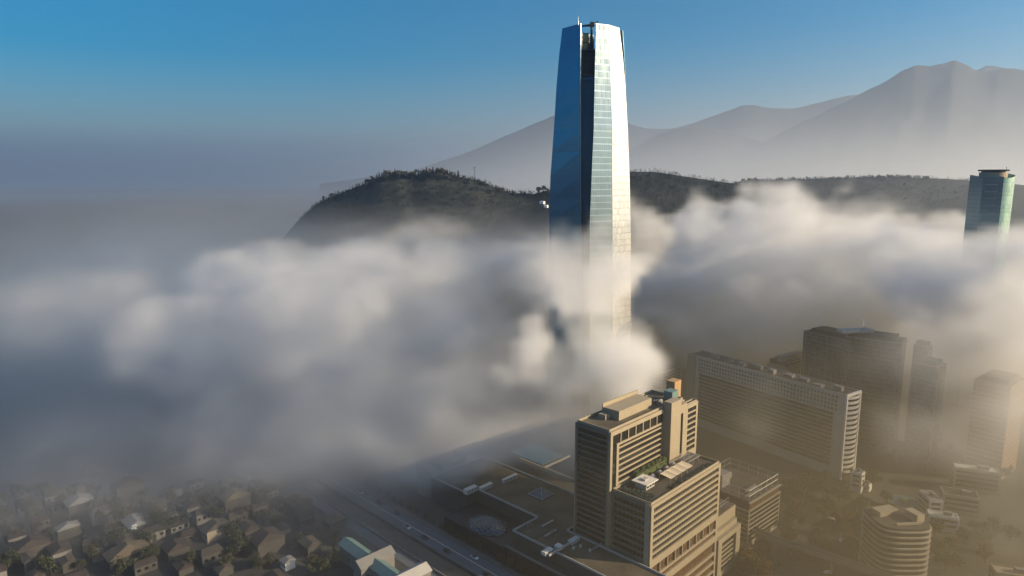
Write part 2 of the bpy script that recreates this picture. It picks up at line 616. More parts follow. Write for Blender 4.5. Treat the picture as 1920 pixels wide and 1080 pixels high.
    edge = smooth(X, -900, -820) * smooth(X, 900, 820) * smooth(Y, 100, 180) * smooth(Z, 215, 195)
    dens = dens * edge
    dens[dens < 1e-5] = 0
    sm = mist * smooth(X, -900, -820) * smooth(X, 900, 820) * smooth(Y, 100, 180) * smooth(Y, 1500, 1300)
    sm = sm[::3, ::3, ::2]
    k = [(n - 1) * st * (h - l) / (N - 1) for n, st, h, l, N in zip(sm.shape, (3, 3, 2), hi, lo, shape)]
    tag(volume_grid('smog', sm, lo, tuple(l + q for l, q in zip(lo, k)), volmat('smog', (.50, .43, .27), .001, .3)), kind='stuff')
    veil = .0021 * smooth(Z, 150, 70) * smooth(X, 220, -20) * smooth(Y, 430, 800) * np.clip(.5 + (n1 - .3) * 2, .4, 1.5)
    veil = np.maximum(veil, .0070 * smooth(Z, 95, 35) * smooth(X, -15, -80) * smooth(Y, 225, 320) * np.clip(.4 + (n1 - .3) * 2.5, .3, 1.5))
    veil = (veil * smooth(X, -900, -820) * smooth(Y, 100, 180) * smooth(Y, 1500, 1350))[::3, ::3, ::2]
    tag(volume_grid('mist', veil, lo, tuple(l + q for l, q in zip(lo, k)), volmat('valley mist', (.90, .93, .97), .001, .75)), kind='stuff')
    o = volume_grid('fog', dens, lo, hi, volmat('fog', (.885, .905, .94), .001, .05))
    tag(o, kind='stuff')


def far_mist():
    lo, hi = (-7000, 1300, GZ), (7000, 9400, 1100)
    shape = (100, 70, 40)
    X, Y, Z = np.meshgrid(*[np.linspace(l, h, n, dtype=np.float32) for l, h, n in zip(lo, hi, shape)], indexing='ij')
    n1 = fbm(shape, (12, 9, 20), 4, 31)
    d = 2.2e-3 * np.exp(-np.maximum(Z, 0) / 168) * (.8 + .4 * n1) * smooth(Y, 1500, 2600) * (.05 + .95 * smooth(X, -1300, 1200))
    d += 5e-5 * np.exp(-np.maximum(Z, 0) / 90)
    d *= smooth(Z, 1100, 800)
    o = volume_grid('mist', d, lo, hi, volmat('mist', (.88, .91, .94), .001, .5))
    tag(o, kind='stuff')


near_fog()
far_mist()

# ------------------------------------------------------------------ ground, roads
_f, _r = P(1222, 950, 50), P(1352, 868, 50)
U1 = Vector(((_r - _f).x, (_r - _f).y, 0)).normalized()       # street grid: along the hotel front
U2 = Vector((-U1.y, U1.x, 0))
O0 = Vector((_f.x, _f.y, 0))
g = MB()
ca, cb = [-20000, -3, 62, 20000], [-20000, 215, 420, 20000]
for i in range(3):
    for k in range(3):
        q = []
        for a_, b_ in ((ca[i], cb[k]), (ca[i + 1], cb[k]), (ca[i + 1], cb[k + 1]), (ca[i], cb[k + 1])):
            p = O0 + U1 * a_ + U2 * b_
            q.append((p.x, p.y, GL if a_ <= -3 and b_ <= 215 else GZ))
        g.face([q[0], q[1], q[2]])
        g.face([q[0], q[2], q[3]])
tag(g.build('ground', 'ground'), kind='structure')
Z1, Z2 = GZ + .004, GZ + .008


def strip(name, pts, w, m, z, kerb=None, base=GZ):
    s = MB()
    for (a, b) in zip(pts[:-1], pts[1:]):
        a, b = Vector(a[:2]), Vector(b[:2])
        d = (b - a).normalized()
        n = Vector((-d.y, d.x)) * w / 2
        q = [a - n, b - n, b + n, a + n]
        if kerb:
            s.prism(q, base - .1, base + kerb)
        else:
            s.face([(p.x, p.y, z) for p in q])
    return tag(s.build(name, m), kind='structure')


L1, L2 = GL + .004, GL + .008
rv = [O0 - U1 * 37 + U2 * 213 + Vector((0, 0, GL)), O0 - U1 * 37 - U2 * 60 + Vector((0, 0, GL))]
dv = (rv[1] - rv[0]).normalized()
nv = Vector((-dv.y, dv.x, 0))
strip('avenue', rv, 11, 'pale_road', L1)
strip('pavement', [p + nv * 7.2 for p in rv], 3, 'pave', L1, .13, GL)
strip('road_marking', rv, .35, 'paint', L2)
strip('river', [p - nv * 12 for p in rv], 10, 'water', L1)
strip('embankment_path', [p - nv * 21.5 for p in rv], 6, 'pale_road', L1, .14, GL)
strip('side_street', [p - nv * 30 for p in rv], 8, 'road', L1)
for off in (6.2, 17.6):
    q = [p - nv * off for p in rv]
    w = MB().obox(q[0], (q[1] - q[0]), -nv * .5, (0, 0, 1.2))
    tag(w.build('river_wall', 'concrete'), 'low concrete river wall beside the ' + ('pale avenue' if off < 10 else 'embankment path'), 'wall')
c0, c1 = P(1440, 1010, GZ), P(1680, 900, GZ)
strip('park_road', [P(1400, 1075, GZ), P(1560, 985, GZ), P(1720, 880, GZ), P(1800, 800, GZ)], 14, 'road', Z1)
strip('parking_lot', [P(1480, 1100, GZ), P(1700, 1090, GZ)], 40, 'road', Z1)
strip('lawn', [P(1480, 960, GZ), P(1620, 930, GZ)], 40, 'lawn', Z1)
strip('far_avenue', [P(1225, 665, GZ), P(1345, 590, GZ)], 11, 'pale_road', Z1)


# ------------------------------------------------------------------ hills and mountains
def ridge(name, prof, dist, foot, m, rough, seed, nu=220, zfoot=GZ - 2, kind='structure'):
    """a hill from its skyline: rows run from foot to crest and down the far side, with spurs and gullies"""
    rng = np.random.default_rng(seed)
    us = np.linspace(prof[0][0], prof[-1][0], nu)
    vs = np.interp(us, [p[0] for p in prof], [p[1] for p in prof])
    ts = np.concatenate([np.linspace(0, 1, 26), 1 + np.linspace(.12, 1, 6)])
    n2 = sum(vnoise((nu, len(ts), 1), (34 / 2 ** k, 9 / 1.7 ** k, 1.5), rng) * .55 ** k for k in range(4))[:, :, 0] - 1.0
    n1 = sum(vnoise((nu, 1, 1), (14 / 2 ** k, 1.5, 1.5), rng) * .6 ** k for k in range(3))[:, 0, 0] - 1.0
    verts, faces = [], []
    for j, t in enumerate(ts):
        for i, (u, v) in enumerate(zip(us, vs)):
            c = D(u, v, dist)
            h = c.z - zfoot
            tt = t if t <= 1 else 2 - t
            w = tt * (1 - tt) * 4
            y = dist - foot * (1 - t)
            z = zfoot + h * tt ** 1.25 + n2[i, j] * rough * w * h
            if abs(t - 1) < 1e-6:
                z = c.z + n1[i] * rough * h * .12
            sc = y / dist
            verts.append((c.x * sc, y, z))
    for j in range(len(ts) - 1):
        for i in range(nu - 1):
            a = j * nu + i
            faces.append((a, a + 1, a + nu + 1, a + nu))
    me = bpy.data.meshes.new(name)
    me.from_pydata(verts, [], faces)
    me.materials.append(M[m])
    for p in me.polygons:
        p.use_smooth = True
    o = bpy.data.objects.new(name, me)
    COL.objects.link(o)
    tag(o, kind=kind)
    return o


ridge('mountain', [(1150, 352), (1290, 322), (1380, 298), (1430, 268), (1490, 236), (1540, 212), (1585, 190), (1650, 158), (1690, 133), (1715, 124), (1745, 126), (1770, 119), (1790, 112), (1808, 120), (1830, 132), (1852, 135), (1872, 129), (1900, 128), (1960, 137), (2080, 150), (2300, 240)], 6600, 2300, 'ridge', .22, 1)
ridge('mountain', [(1500, 340), (1700, 220), (1760, 180), (1825, 132), (1850, 122), (1880, 128), (1960, 160), (2100, 200)], 8200, 1400, 'ridge', .22, 2)
ridge('mountain', [(1000, 345), (1130, 300), (1200, 268), (1240, 246), (1300, 232), (1345, 216), (1390, 199), (1415, 197), (1445, 203), (1490, 202), (1530, 192), (1590, 180), (1700, 170), (1900, 260), (2050, 340)], 8800, 1800, 'ridge', .22, 3)
ridge('mountain', [(600, 345), (780, 318), (860, 292), (910, 272), (950, 254), (1000, 234), (1040, 216), (1090, 205), (1140, 212), (1185, 233), (1215, 240), (1260, 243), (1330, 262), (1420, 300), (1560, 345)], 9300, 1600, 'ridge', .22, 4)
ridge('mountain', [(1020, 345), (1170, 290), (1215, 262), (1260, 243), (1300, 234), (1345, 240), (1400, 258), (1500, 290), (1700, 345)], 6800, 1200, 'ridge', .22, 5)
HILL = [(60, 640), (420, 570), (510, 470), (560, 412), (594, 382), (640, 362), (690, 342), (715, 330), (745, 326), (775, 329), (800, 323), (838, 324), (862, 332), (895, 338), (930, 351), (960, 361), (1000, 364), (1030, 356), (1080, 344), (1140, 328), (1180, 322), (1225, 322), (1280, 330), (1330, 338), (1385, 345), (1430, 352), (1500, 372), (1580, 395)]
hill = ridge('hill', HILL, 1500, 420, 'hill', .06, 6, nu=300)
HILL2 = [(1100, 430), (1280, 372), (1340, 352), (1395, 338), (1450, 337), (1520, 336), (1600, 333), (1680, 331), (1780, 336), (1900, 345), (2060, 360), (2200, 400)]
hill2 = ridge('hill', HILL2, 2100, 500, 'hill', .06, 8, nu=260)


# ------------------------------------------------------------------ trees
def crown_mesh(kind, seed):
    r = random.Random(seed)
    v, f = [], []

    def leaf(c, s):
        a = Vector((r.gauss(0, 1), r.gauss(0, 1), r.gauss(0, 1))).normalized()
        b = a.orthogonal().normalized()
        c2 = a.cross(b)
        i = len(v)
        s1, s2 = s * r.uniform(.7, 1.2), s * r.uniform(.5, 1)
        for q in (b * s1, c2 * s2, -b * s1 * .8, -c2 * s2):
            v.append(tuple(c + q))
        f.append((i, i + 1, i + 2, i + 3))
    if kind == 'conifer':
        for k in range(420):
            h = r.random() ** 1.3
            rad = (1 - h) * 2.3 * (0.75 + .25 * math.sin(h * 34)) + .1
            an = r.random() * 2 * PI
            q = math.sqrt(r.uniform(.25, 1)) * rad
            leaf(Vector((math.cos(an) * q, math.sin(an) * q, 1.2 + h * 8.8 - q * .25)), .42)
    elif kind == 'round':
        cl = [(Vector((r.gauss(0, 1.7), r.gauss(0, 1.7), r.uniform(3.6, 8.2))), r.uniform(1.1, 1.9)) for _ in range(13)]
        for c, s in cl:
            for k in range(42):
                d = Vector((r.gauss(0, 1), r.gauss(0, 1), r.gauss(0, 1))).normalized() * s * r.uniform(.55, 1.05)
                leaf(c + d, .5)
    else:
        cl = [(Vector((r.gauss(0, 1.0), r.gauss(0, 1.0), r.uniform(2.6, 9.0))), r.uniform(.8, 1.3)) for _ in range(12)]
        for c, s in cl:
            for k in range(34):
                d = Vector((r.gauss(0, 1), r.gauss(0, 1), r.gauss(0, 1) * 1.4)).normalized() * s * r.uniform(.5, 1.1)
                leaf(c + d, .42)
    me = bpy.data.meshes.new('crown')
    me.from_pydata(v, [], f)
    return me


def trunk_mesh(kind, seed):
    r = random.Random(seed)
    m = MB()
    h = 8.5 if kind == 'conifer' else 5.5
    m.tube((0, 0, -.6), (0, 0, h * .5), .28, .2, 7)
    m.tube((0, 0, h * .5), (.1, .05, h), .2, .06, 7)
    if kind != 'conifer':
        for k in range(5):
            an = k * 1.26 + r.random()
            m.tube((0, 0, h * (.4 + .08 * k)), (math.cos(an) * 1.6, math.sin(an) * 1.6, h * (.7 + .08 * k)), .12, .04, 5)
    me = bpy.data.meshes.new('trunk')
    me.from_pydata(m.v, [], m.f)
    me.materials.append(M['bark'])
    return me


TREE = {}
for kind, lm in (('conifer', 'leaf_dark'), ('round', 'leaf'), ('tall', 'leaf_dark'), ('autumn', 'leaf_brown')):
    shape = {'autumn': 'round'}.get(kind, kind)
    TREE[kind] = []
    for sd in range(3):
        cm = crown_mesh(shape, hash((len(kind), sd)) % 999 + 17 * sd)
        cm.materials.append(M[lm])
        TREE[kind].append((cm, trunk_mesh(shape, sd)))
KNAME = dict(conifer='conifer_tree', round='broadleaf_tree', tall='slender_tree', autumn='autumn_tree')


def tree(kind, x, y, z, s, label, group, rz=None, sx=1.0):
    cm, tm = random.choice(TREE[kind])
    o = bpy.data.objects.new(KNAME[kind], None)
    COL.objects.link(o)
    o.location = (x, y, z)
    o.rotation_euler = (0, 0, random.random() * 6.28 if rz is None else rz)
    o.scale = (s * sx, s * sx, s)
    tag(o, label, 'tree', group)
    for nme, me in (('crown', cm), ('trunk', tm)):
        c = bpy.data.objects.new(nme, me)
        COL.objects.link(c)
        c.parent = o
    return o


def prof_v(prof, u):
    return float(np.interp(u, [p[0] for p in prof], [p[1] for p in prof]))


KW = dict(conifer='pointed dark conifer', round='round-crowned tree', tall='slender upright tree', autumn='reddish tree')
for k in range(104):
    u = 596 + k * 4.2 + random.uniform(-2.5, 2.5)
    d = 1500 + random.uniform(-25, 5)
    c = D(u, prof_v(HILL, u), d)
    kind = random.choices(['conifer', 'round', 'tall', 'autumn'], [3, 5, 2, .7])[0]
    big = 1.35 if 690 < u < 860 else .85
    tree(kind, c.x, c.y, c.z - (6.5 if kind == 'round' else 4.0), random.uniform(.8, 1.35) * big, KW[kind] + ' on the crest of the wooded hill left of the skyscraper', 'trees along the crest of the near hill', sx=random.uniform(1, 1.4))
for k in range(80):
    u = 1392 + k * 4.4 + random.uniform(-2, 2)
    c = D(u, prof_v(HILL2, u), 2100 + random.uniform(-20, 5))
    kind = random.choices(['conifer', 'round', 'tall'], [2, 4, 3])[0]
    tree(kind, c.x, c.y, c.z - 6, random.uniform(.9, 1.5), KW[kind] + ' on the faint ridge behind the right fog bank', 'trees along the far ridge', sx=random.uniform(1, 1.5))
for k, (u, kind, s) in enumerate([(606, 'tall', 1.4), (622, 'round', 1.3), (1012, 'round', 1.7), (1022, 'round', 1.5)]):
    c = D(u, prof_v(HILL, u), 1490)
    lab = ['slender tree farthest left at the foot of the wooded hill', 'bushy tree at the left foot of the wooded hill', 'tall feathery tree on the hill shoulder beside the skyscraper', 'broad feathery tree on the hill shoulder touching the skyscraper edge'][k]
    tree(kind, c.x, c.y, c.z - 2, s, lab, None, sx=1.2)

# forest on the near slopes: one mass of crowns
def forest(name, prof, dist, foot, n, seed, smin, smax, u0, u1):
    r = random.Random(seed)
    v, f = [], []
    src = [[Vector(p.co) for p in TREE[k][i][0].vertices] for k in ('round', 'tall', 'conifer') for i in (0, 1)]
    fac = [[tuple(p.vertices) for p in TREE[k][i][0].polygons] for k in ('round', 'tall', 'conifer') for i in (0, 1)]
    for _ in range(n):
        u = r.uniform(u0, u1)
        t = 1 - r.random() ** 1.3 * .7
        c = D(u, prof_v(prof, u), dist)
        y = dist - foot * (1 - t)
        z = GZ - 2 + (c.z - GZ + 2) * t ** 1.25 - 3
        s = r.uniform(smin, smax)
        i0 = len(v)
        k = r.randrange(len(src))
        fs = r.sample(fac[k], 46)
        used = {}
        for q in fs:
            idx = []
            for vi in q:
                if vi not in used:
                    p = src[k][vi]
                    used[vi] = len(v)
                    v.append((c.x * y / dist + p.x * s * 1.3, y + p.y * s * 1.3, z + p.z * s))
                idx.append(used[vi])
            f.append(tuple(idx))
    me = bpy.data.meshes.new(name)
    me.from_pydata(v, [], f)
    me.materials.append(M['leaf_dark'])
    o = bpy.data.objects.new(name, me)
    COL.objects.link(o)
    tag(o, kind='stuff')


forest('forest', HILL, 1500, 420, 7500, 3, .7, 1.4, 560, 1440)
forest('forest', HILL2, 2100, 500, 2200, 4, .8, 1.5, 1400, 1900)

# lattice mast and white houses on the hill
base = D(890, 338, 1480)
t = thing('radio_mast', 'thin lattice radio mast on the wooded hill crest', 'mast', base)
m = MB()
hgt = 27
for sx, sy in ((-1, -1), (1, -1), (1, 1), (-1, 1)):
    m.tube(base + Vector((sx * 1.6, sy * 1.6, -2)), base + Vector((sx * .6, sy * .6, hgt)), .22, .16, 4)
for k in range(9):
    a = base + Vector((0, 0, k * 3))
    w0 = 1.6 - k / 9
    m.tube(a + Vector((-w0, -w0, 0)), a + Vector((w0, -w0, 3)), .12, n=4)
    m.tube(a + Vector((w0, w0, 0)), a + Vector((-w0, w0, 3)), .12, n=4)
m.build('lattice', 'dark_metal', t)
MB().tube(base + Vector((0, -1.8, hgt - 2)), base + Vector((0, -2.6, hgt - 2)), 2.0, 1.9, 12).build('dish', 'metal', t)
MB().box(base.x, base.y, base.z + hgt, 4.2, 2, 1.2).build('platform', 'dark_metal', t)


def house(u, v, d, w, l, h, rot, label, wall='white', roof='tile', z=None, cat='house', group=None, name='house', wins=3, at=None):
    c = at if at is not None else D(u, v, d) if z is None else P(u, v, z)
    zz = c.z if z is None else z
    t = thing(name, label, cat, (c.x, c.y, zz), group)
    MB().box(c.x, c.y, zz - 1.5, w, l, h + 1.5, rot).build('wall', wall, t)
    ex, ey = Vector((math.cos(rot), math.sin(rot), 0)), Vector((-math.sin(rot), math.cos(rot), 0))
    o = Vector((c.x, c.y, zz + h + .02))
    a = [o - ex * (w / 2 + .5) - ey * (l / 2 + .5), o + ex * (w / 2 + .5) - ey * (l / 2 + .5), o + ex * (w / 2 + .5) + ey * (l / 2 + .5), o - ex * (w / 2 + .5) + ey * (l / 2 + .5)]
    up = Vector((0, 0, w * .22))
    r0, r1 = o - ey * (l / 2 - w * .15) + up, o + ey * (l / 2 - w * .15) + up
    r = MB()
    r.face([a[1], a[2], r1, r0])
    r.face([a[3], a[0], r0, r1])
    r.face([a[0], a[1], r0])
    r.face([a[2], a[3], r1])
    r.face(list(reversed(a)))
    r.build('roof', roof, t)
    for k in range(wins):
        q = Vector((c.x, c.y, zz + h * .45)) + ey * (l * ((k + .5) / wins - .5))
        for sgn in (-1, 1):
            MB().box(*(q + ex * sgn * (w / 2 + .01)).xy, zz + h * .4, .12, min(1.6, l / wins * .5), 1.4, rot).build('window', 'glass', t)
    return t


house(1017, 381, 1290, 6, 9, 3, .9, 'upper white house on the hillside left of the skyscraper', 'white_metal', 'white_metal')
house(1024, 388, 1280, 5, 7, 3, .9, 'lower white house on the hillside beside the skyscraper edge', 'white_metal', 'white_metal')

# ------------------------------------------------------------------ the skyscraper
VT = [45, 95, 155, 240, 331, 420]
TAB = dict(L=[1055, 1049, 1044, 1039, 1032.5, 1030], A=[1089.3, 1089, 1088.5, 1089, 1089, 1090],
           M=[1117, 1116, 1114.5, 1113, 1109, 1105.5], F=[1141.5, 1143, 1145, 1147.8, 1147.8, 1148],
           R=[1161, 1167, 1172, 1176.7, 1180, 1182])
DEP = dict(L=-3.5, A=-23.0, M=-24.0, F=-18.0, R=-6.5)
TAPER = [.72, .80, .86, .92, .97, 1.0]
TC = Vector((54.0, 455.0))
SKY = thing('skyscraper', 'tall tapering glass skyscraper with a dark slot and open crown above the fog', 'skyscraper', (TC.x, TC.y, GZ))


def tower_pt(key, v):
    u = float(np.interp(v, VT, TAB[key]))
    tp = float(np.interp(v, VT, TAPER))
    y = TC.y + DEP[key] * tp
    p = D(u, v, y)
    z = D(1107, v, 437).z
    return Vector((p.x, y, z))


rows_v = [43, 70, 95, 125, 155, 195, 240, 285, 331, 375, 420, 640, 920]


def facet(name, keys, m, back=False, v0=0, inset=0, label=None, rows=rows_v):
    fm = MB()
    cols = []
    for k in keys:
        col = []
        for v in rows:
            p = tower_pt(k, v)
            if back:
                p = Vector((TC.x - (p.x - TC.x) * .87, 2 * TC.y - p.y, p.z))
            col.append(p)
        cols.append(col)
    acc = 0
    for a, b in zip(cols[:-1], cols[1:]):
        for i in range(len(rows) - 1):
            la, lb = (a[i] - b[i]).length, (a[i + 1] - b[i + 1]).length
            fm.quad(a[i], b[i], b[i + 1], a[i + 1], ((acc, a[i].z), (acc + la, b[i].z), (acc + lb, b[i + 1].z), (acc, a[i + 1].z)))
        acc += (a[-1] - b[-1]).length
    o = fm.build(name, m, SKY)
    sm = o.modifiers.new('thick', 'SOLIDIFY')
    sm.thickness = .5
    sm.offset = 0
    if label:
        o['label'] = label
    return o


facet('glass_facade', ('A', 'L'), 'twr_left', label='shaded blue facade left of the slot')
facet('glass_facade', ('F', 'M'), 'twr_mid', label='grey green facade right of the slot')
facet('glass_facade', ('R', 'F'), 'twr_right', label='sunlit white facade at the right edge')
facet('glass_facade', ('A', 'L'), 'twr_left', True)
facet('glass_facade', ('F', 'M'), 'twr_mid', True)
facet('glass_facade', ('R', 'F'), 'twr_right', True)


def slot(ka, kb, back_a, back_b, v0, m, name, setback=4.0):
    """glass wall set back in a corner slot, with its two return walls"""
    f, rt = MB(), MB()
    rows = [v for v in rows_v if v > v0]
    rows = [v0] + rows
    pa, pb, qa, qb = [], [], [], []
    for v in rows:
        a, b = tower_pt(ka, v), tower_pt(kb, v)
        if back_a:
            a = Vector((TC.x - (a.x - TC.x) * .87, 2 * TC.y - a.y, a.z))
        if back_b:
            b = Vector((TC.x - (b.x - TC.x) * .87, 2 * TC.y - b.y, b.z))
        mid = (a + b) / 2
        inn = Vector((TC.x - mid.x, TC.y - mid.y, 0)).normalized() * setback
        pa.append(a)
        pb.append(b)
        qa.append(a + inn)
        qb.append(b + inn)
    for i in range(len(rows) - 1):
        l = (qa[i] - qb[i]).length
        f.quad(qa[i], qb[i], qb[i + 1], qa[i + 1], ((0, qa[i].z), (l, qb[i].z), (l, qb[i + 1].z), (0, qa[i + 1].z)))
        rt.quad(pa[i], qa[i], qa[i + 1], pa[i + 1])
        rt.quad(qb[i], pb[i], pb[i + 1], qb[i + 1])
    o = f.build(name, m, SKY)
    sm = o.modifiers.new('thick', 'SOLIDIFY')
    sm.thickness = .3
    r = rt.build('slot_reveal', 'dark_metal', SKY)
    sm = r.modifiers.new('thick', 'SOLIDIFY')
    sm.thickness = .25
    return o


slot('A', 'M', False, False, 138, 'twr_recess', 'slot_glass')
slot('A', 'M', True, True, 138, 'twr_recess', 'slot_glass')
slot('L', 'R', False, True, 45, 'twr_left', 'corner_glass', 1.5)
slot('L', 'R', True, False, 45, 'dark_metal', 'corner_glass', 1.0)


def plan_at(v, inset=.94, skip=False):
    pts = []
    seq = [('M', 0), ('F', 0), ('R', 0), ('L', 1), ('A', 1), ('M', 1), ('F', 1), ('R', 1), ('L', 0), ('A', 0)]
    for k, b in seq:
        p = tower_pt(k, v)
        if b:
            p = Vector((TC.x - (p.x - TC.x) * .87, 2 * TC.y - p.y, p.z))
        pts.append(Vector((TC.x + (p.x - TC.x) * inset, TC.y + (p.y - TC.y) * inset)))
    return pts


zr = tower_pt('A', 92).z
MB().prism(plan_at(92, .93), zr - 1, zr).build('crown_deck', 'dark_metal', SKY)
zr2 = tower_pt('A', 138).z
MB().prism(plan_at(138, .9), zr2 - 1, zr2).build('roof', 'roof_dark', SKY)
# dark lattice storeys seen in the slot below the crown deck
lat = MB()
a, b = tower_pt('A', 110), tower_pt('M', 110)
inn = Vector((0, 3.0, 0))
for k in range(10):
    z = zr2 + .5 + (zr - zr2 - 1.5) * k / 9
    lat.obox(Vector((a.x + .2, a.y + 2.2, z)), (b.x - a.x - .4, 0, 0), (0, .5, 0), (0, 0, .4))
for k in range(7):
    x = a.x + .3 + (b.x - a.x - .8) * k / 6
    lat.obox(Vector((x, a.y + 2.75, zr2)), (.28, 0, 0), (0, .3, 0), (0, 0, zr - zr2 - 1.05))
lat.build('slot_lattice', 'dark_metal', SKY)
core = MB()
core.prism([Vector((TC.x - 9 + dx, TC.y - 9 + dy)) for dx, dy in ((0, 0), (18, 0), (18, 18), (0, 18))], zr2 + .02, zr - 1.05)
core.build('core_wall', 'dark_metal', SKY)
bm_ = MB()
for v, th in ((138, .9), (150, 1.0), (163, .5)):
    a, b = tower_pt('A', v), tower_pt('M', v)
    bm_.obox(Vector((a.x + .1, a.y + 3.0, a.z)), (b.x - a.x - .2, 0, 0), (0, .7, 0), (0, 0, -th))
a, b = tower_pt('A', 403), tower_pt('M', 403)
bm_.obox(Vector((a.x + .1, a.y + 2.6, a.z)), (b.x - a.x - .2, 0, 0), (0, 1.0, 0), (0, 0, -2.8))
bm_.build('slot_beam', 'dark_metal', SKY)
# crown rim bracing behind the facets
rim = MB()
pl = plan_at(50, .97)
zz = tower_pt('A', 50).z
for i, j in ((0, 1), (1, 2), (3, 4), (5, 6), (6, 7), (8, 9)):
    p, q = pl[i], pl[j]
    rim.tube((p.x, p.y, zz), (q.x, q.y, zz), .3, n=5)
    for k in range(5):
        t_ = k / 4
        c = p.lerp(q, t_)
        e = plan_at(92, .93)[i].lerp(plan_at(92, .93)[j], t_)
        rim.tube((c.x, c.y, zz), (e.x, e.y, zr), .2, n=4)
rim.build('crown_frame', 'dark_metal', SKY)
# lift shaft standing on the crown deck
sp = D(1094, 92, TC.y - 10)
sh = MB()
for k in range(2):
    sh.box(sp.x + 1.2, sp.y, zr + k * 5.5 + .02, 3.0, 3.0, 4.9)
shf = sh.build('lift_shaft', 'yellow', SKY)
sh = MB()
for k in range(3):
    sh.box(sp.x + 1.2, sp.y, zr + [4.95, 10.45, -.0][k], 3.4, 3.4, .5 if k < 2 else .02)
for dx in (-1.6, 1.6):
    sh.tube((sp.x + 1.2 + dx, sp.y - 1.6, zr), (sp.x + 1.2 + dx, sp.y - 1.6, zr + 11.6), .14, n=5)
fr = sh.build('shaft_frame', 'dark_metal', SKY)
fr.parent = shf
# roof crane for window cleaning
cz = tower_pt('A', 44).z
cp = D(1108.5, 92, TC.y - 12)
CR = bpy.data.objects.new('roof_crane', None)
CR.location = (cp.x, cp.y, zr)
COL.objects.link(CR)
CR.parent = SKY
CR.matrix_parent_inverse = SKY.matrix_world.inverted()
bpy.context.view_layer.update()
m = MB().tube((cp.x, cp.y, zr), (cp.x, cp.y, zr + 9), 1.0, .85, 8).tube((cp.x, cp.y, zr + 9), (cp.x, cp.y, cz + 1.0), .75, .7, 8)
for dx in (-3, 3):
    m.tube((cp.x + dx, cp.y, zr), (cp.x, cp.y, zr + 3), .16, n=5)
    m.tube((cp.x + dx, cp.y - 1, zr), (cp.x + dx, cp.y - 1, zr + 2), .12, n=5)
m.build('mast', 'dark_metal', CR)
e0, e1 = D(1090, 49, cp.y), D(1121, 40.5, cp.y)
j = MB().tube((e0.x, e0.y, e0.z), (cp.x, cp.y, cz + .3), .55, .8, 6).tube((cp.x, cp.y, cz + .3), (e1.x, e1.y, e1.z), .8, .4, 6)
j.build('jib', 'dark_metal', CR)
MB().box(cp.x + .3, cp.y, cz - .6, 2.6, 2.4, 2.6).build('cab', 'dark_metal', CR)
MB().box(cp.x + 2.4, cp.y - .2, cz + .3, 1.5, 1.8, 1.2).build('counterweight', 'white_metal', CR)
ap = D(1084, 44, TC.y - 18)
MB().tube((ap.x, ap.y, ap.z - 1), (ap.x, ap.y, ap.z + 1.6), .4, .3, 6).tube((ap.x, ap.y, ap.z + 1.6), (ap.x, ap.y, ap.z + 4.2), .16, .08, 5).build('antenna', 'metal', SKY)

# ------------------------------------------------------------------ the hotel
ZB, ZF, ZM = 78.0, 50.0, 22.0
Fc, Rc = P(1222, 950, ZF), P(1352, 868, ZF)
e1 = (Rc - Fc)
LF = e1.length
e1.normalize()
e2 = Vector((-e1.y, e1.x, 0))
HOT = thing('hotel', 'beige stone hotel with lit striped front and a taller rear block', 'building', (Fc.x, Fc.y, GZ))
depthF = 22.0
B0 = Fc + e2 * depthF


def pt(base, a, b):
    q = base + e1 * a + e2 * b
    return Vector((q.x, q.y))


front = [pt(Fc, 0, 0), pt(Fc, LF, 0), pt(Fc, LF, depthF - .02), pt(Fc, 0, depthF - .02)]
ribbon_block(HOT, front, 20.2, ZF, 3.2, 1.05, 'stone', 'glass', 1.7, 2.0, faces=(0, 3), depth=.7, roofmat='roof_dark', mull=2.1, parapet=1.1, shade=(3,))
# dark stone return strip at the near corner of the shaded side
MB().obox(Fc + Vector((0, 0, GZ - ZF)) + e2 * .8 - e1 * .03, e2 * 2.4, -e1 * .25, (0, 0, ZF - GZ + .5)).build('corner_pier', 'stone_dark', HOT)
# tall loggia storey below the ribbons and plinth
low = MB()
low.prism([pt(Fc, .9, .9), pt(Fc, LF - .9, .9), pt(Fc, LF - .9, depthF - .02), pt(Fc, .9, depthF - .02)], GZ, 20.15)
low.build('loggia_wall', 'glass_brown', HOT)
lg = MB()
lg.obox(Fc + Vector((0, 0, GZ - ZF)), e1 * 2.2, e2 * .8, (0, 0, 20.15 - GZ))
lg.obox(Fc + e1 * (LF - 2.2) + Vector((0, 0, GZ - ZF)), e1 * 2.2, e2 * .8, (0, 0, 20.15 - GZ))
for zz, h in ((14.0, 1.2), (8.0, 3.6), (1.0, 1.5), (-4.0, 1.5), (-9, 1.4)):
    lg.obox(Fc + e1 * 2.2 + Vector((0, 0, zz - ZF)), e1 * (LF - 4.4), e2 * .8, (0, 0, h))
nb = 9
for k in range(1, nb):
    lg.obox(Fc + e1 * (2.2 + (LF - 4.4) * k / nb - .25) + Vector((0, 0, 15.21 - ZF)), e1 * .5, e2 * .8, (0, 0, 4.9))
lg.obox(Fc + e2 * .82 + Vector((0, 0, GZ - ZF)), e2 * (depthF - .9), e1 * .85, (0, 0, 20.1 - GZ))
lg.build('loggia_frame', 'stone', HOT)
# rear block
LBk = 64.0
rear = [pt(B0, -1.5, 0), pt(B0, LBk, 0), pt(B0, LBk, 20), pt(B0, -1.5, 20)]
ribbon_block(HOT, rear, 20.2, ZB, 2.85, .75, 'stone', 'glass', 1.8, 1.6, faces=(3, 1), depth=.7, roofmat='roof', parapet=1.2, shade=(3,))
plb = MB().prism([pt(B0, -1.5, .01), pt(B0, LBk, .01), pt(B0, LBk, 20), pt(B0, -1.5, 20)], GZ, 20.15)
plb.build('plinth', 'stone_dark', HOT)
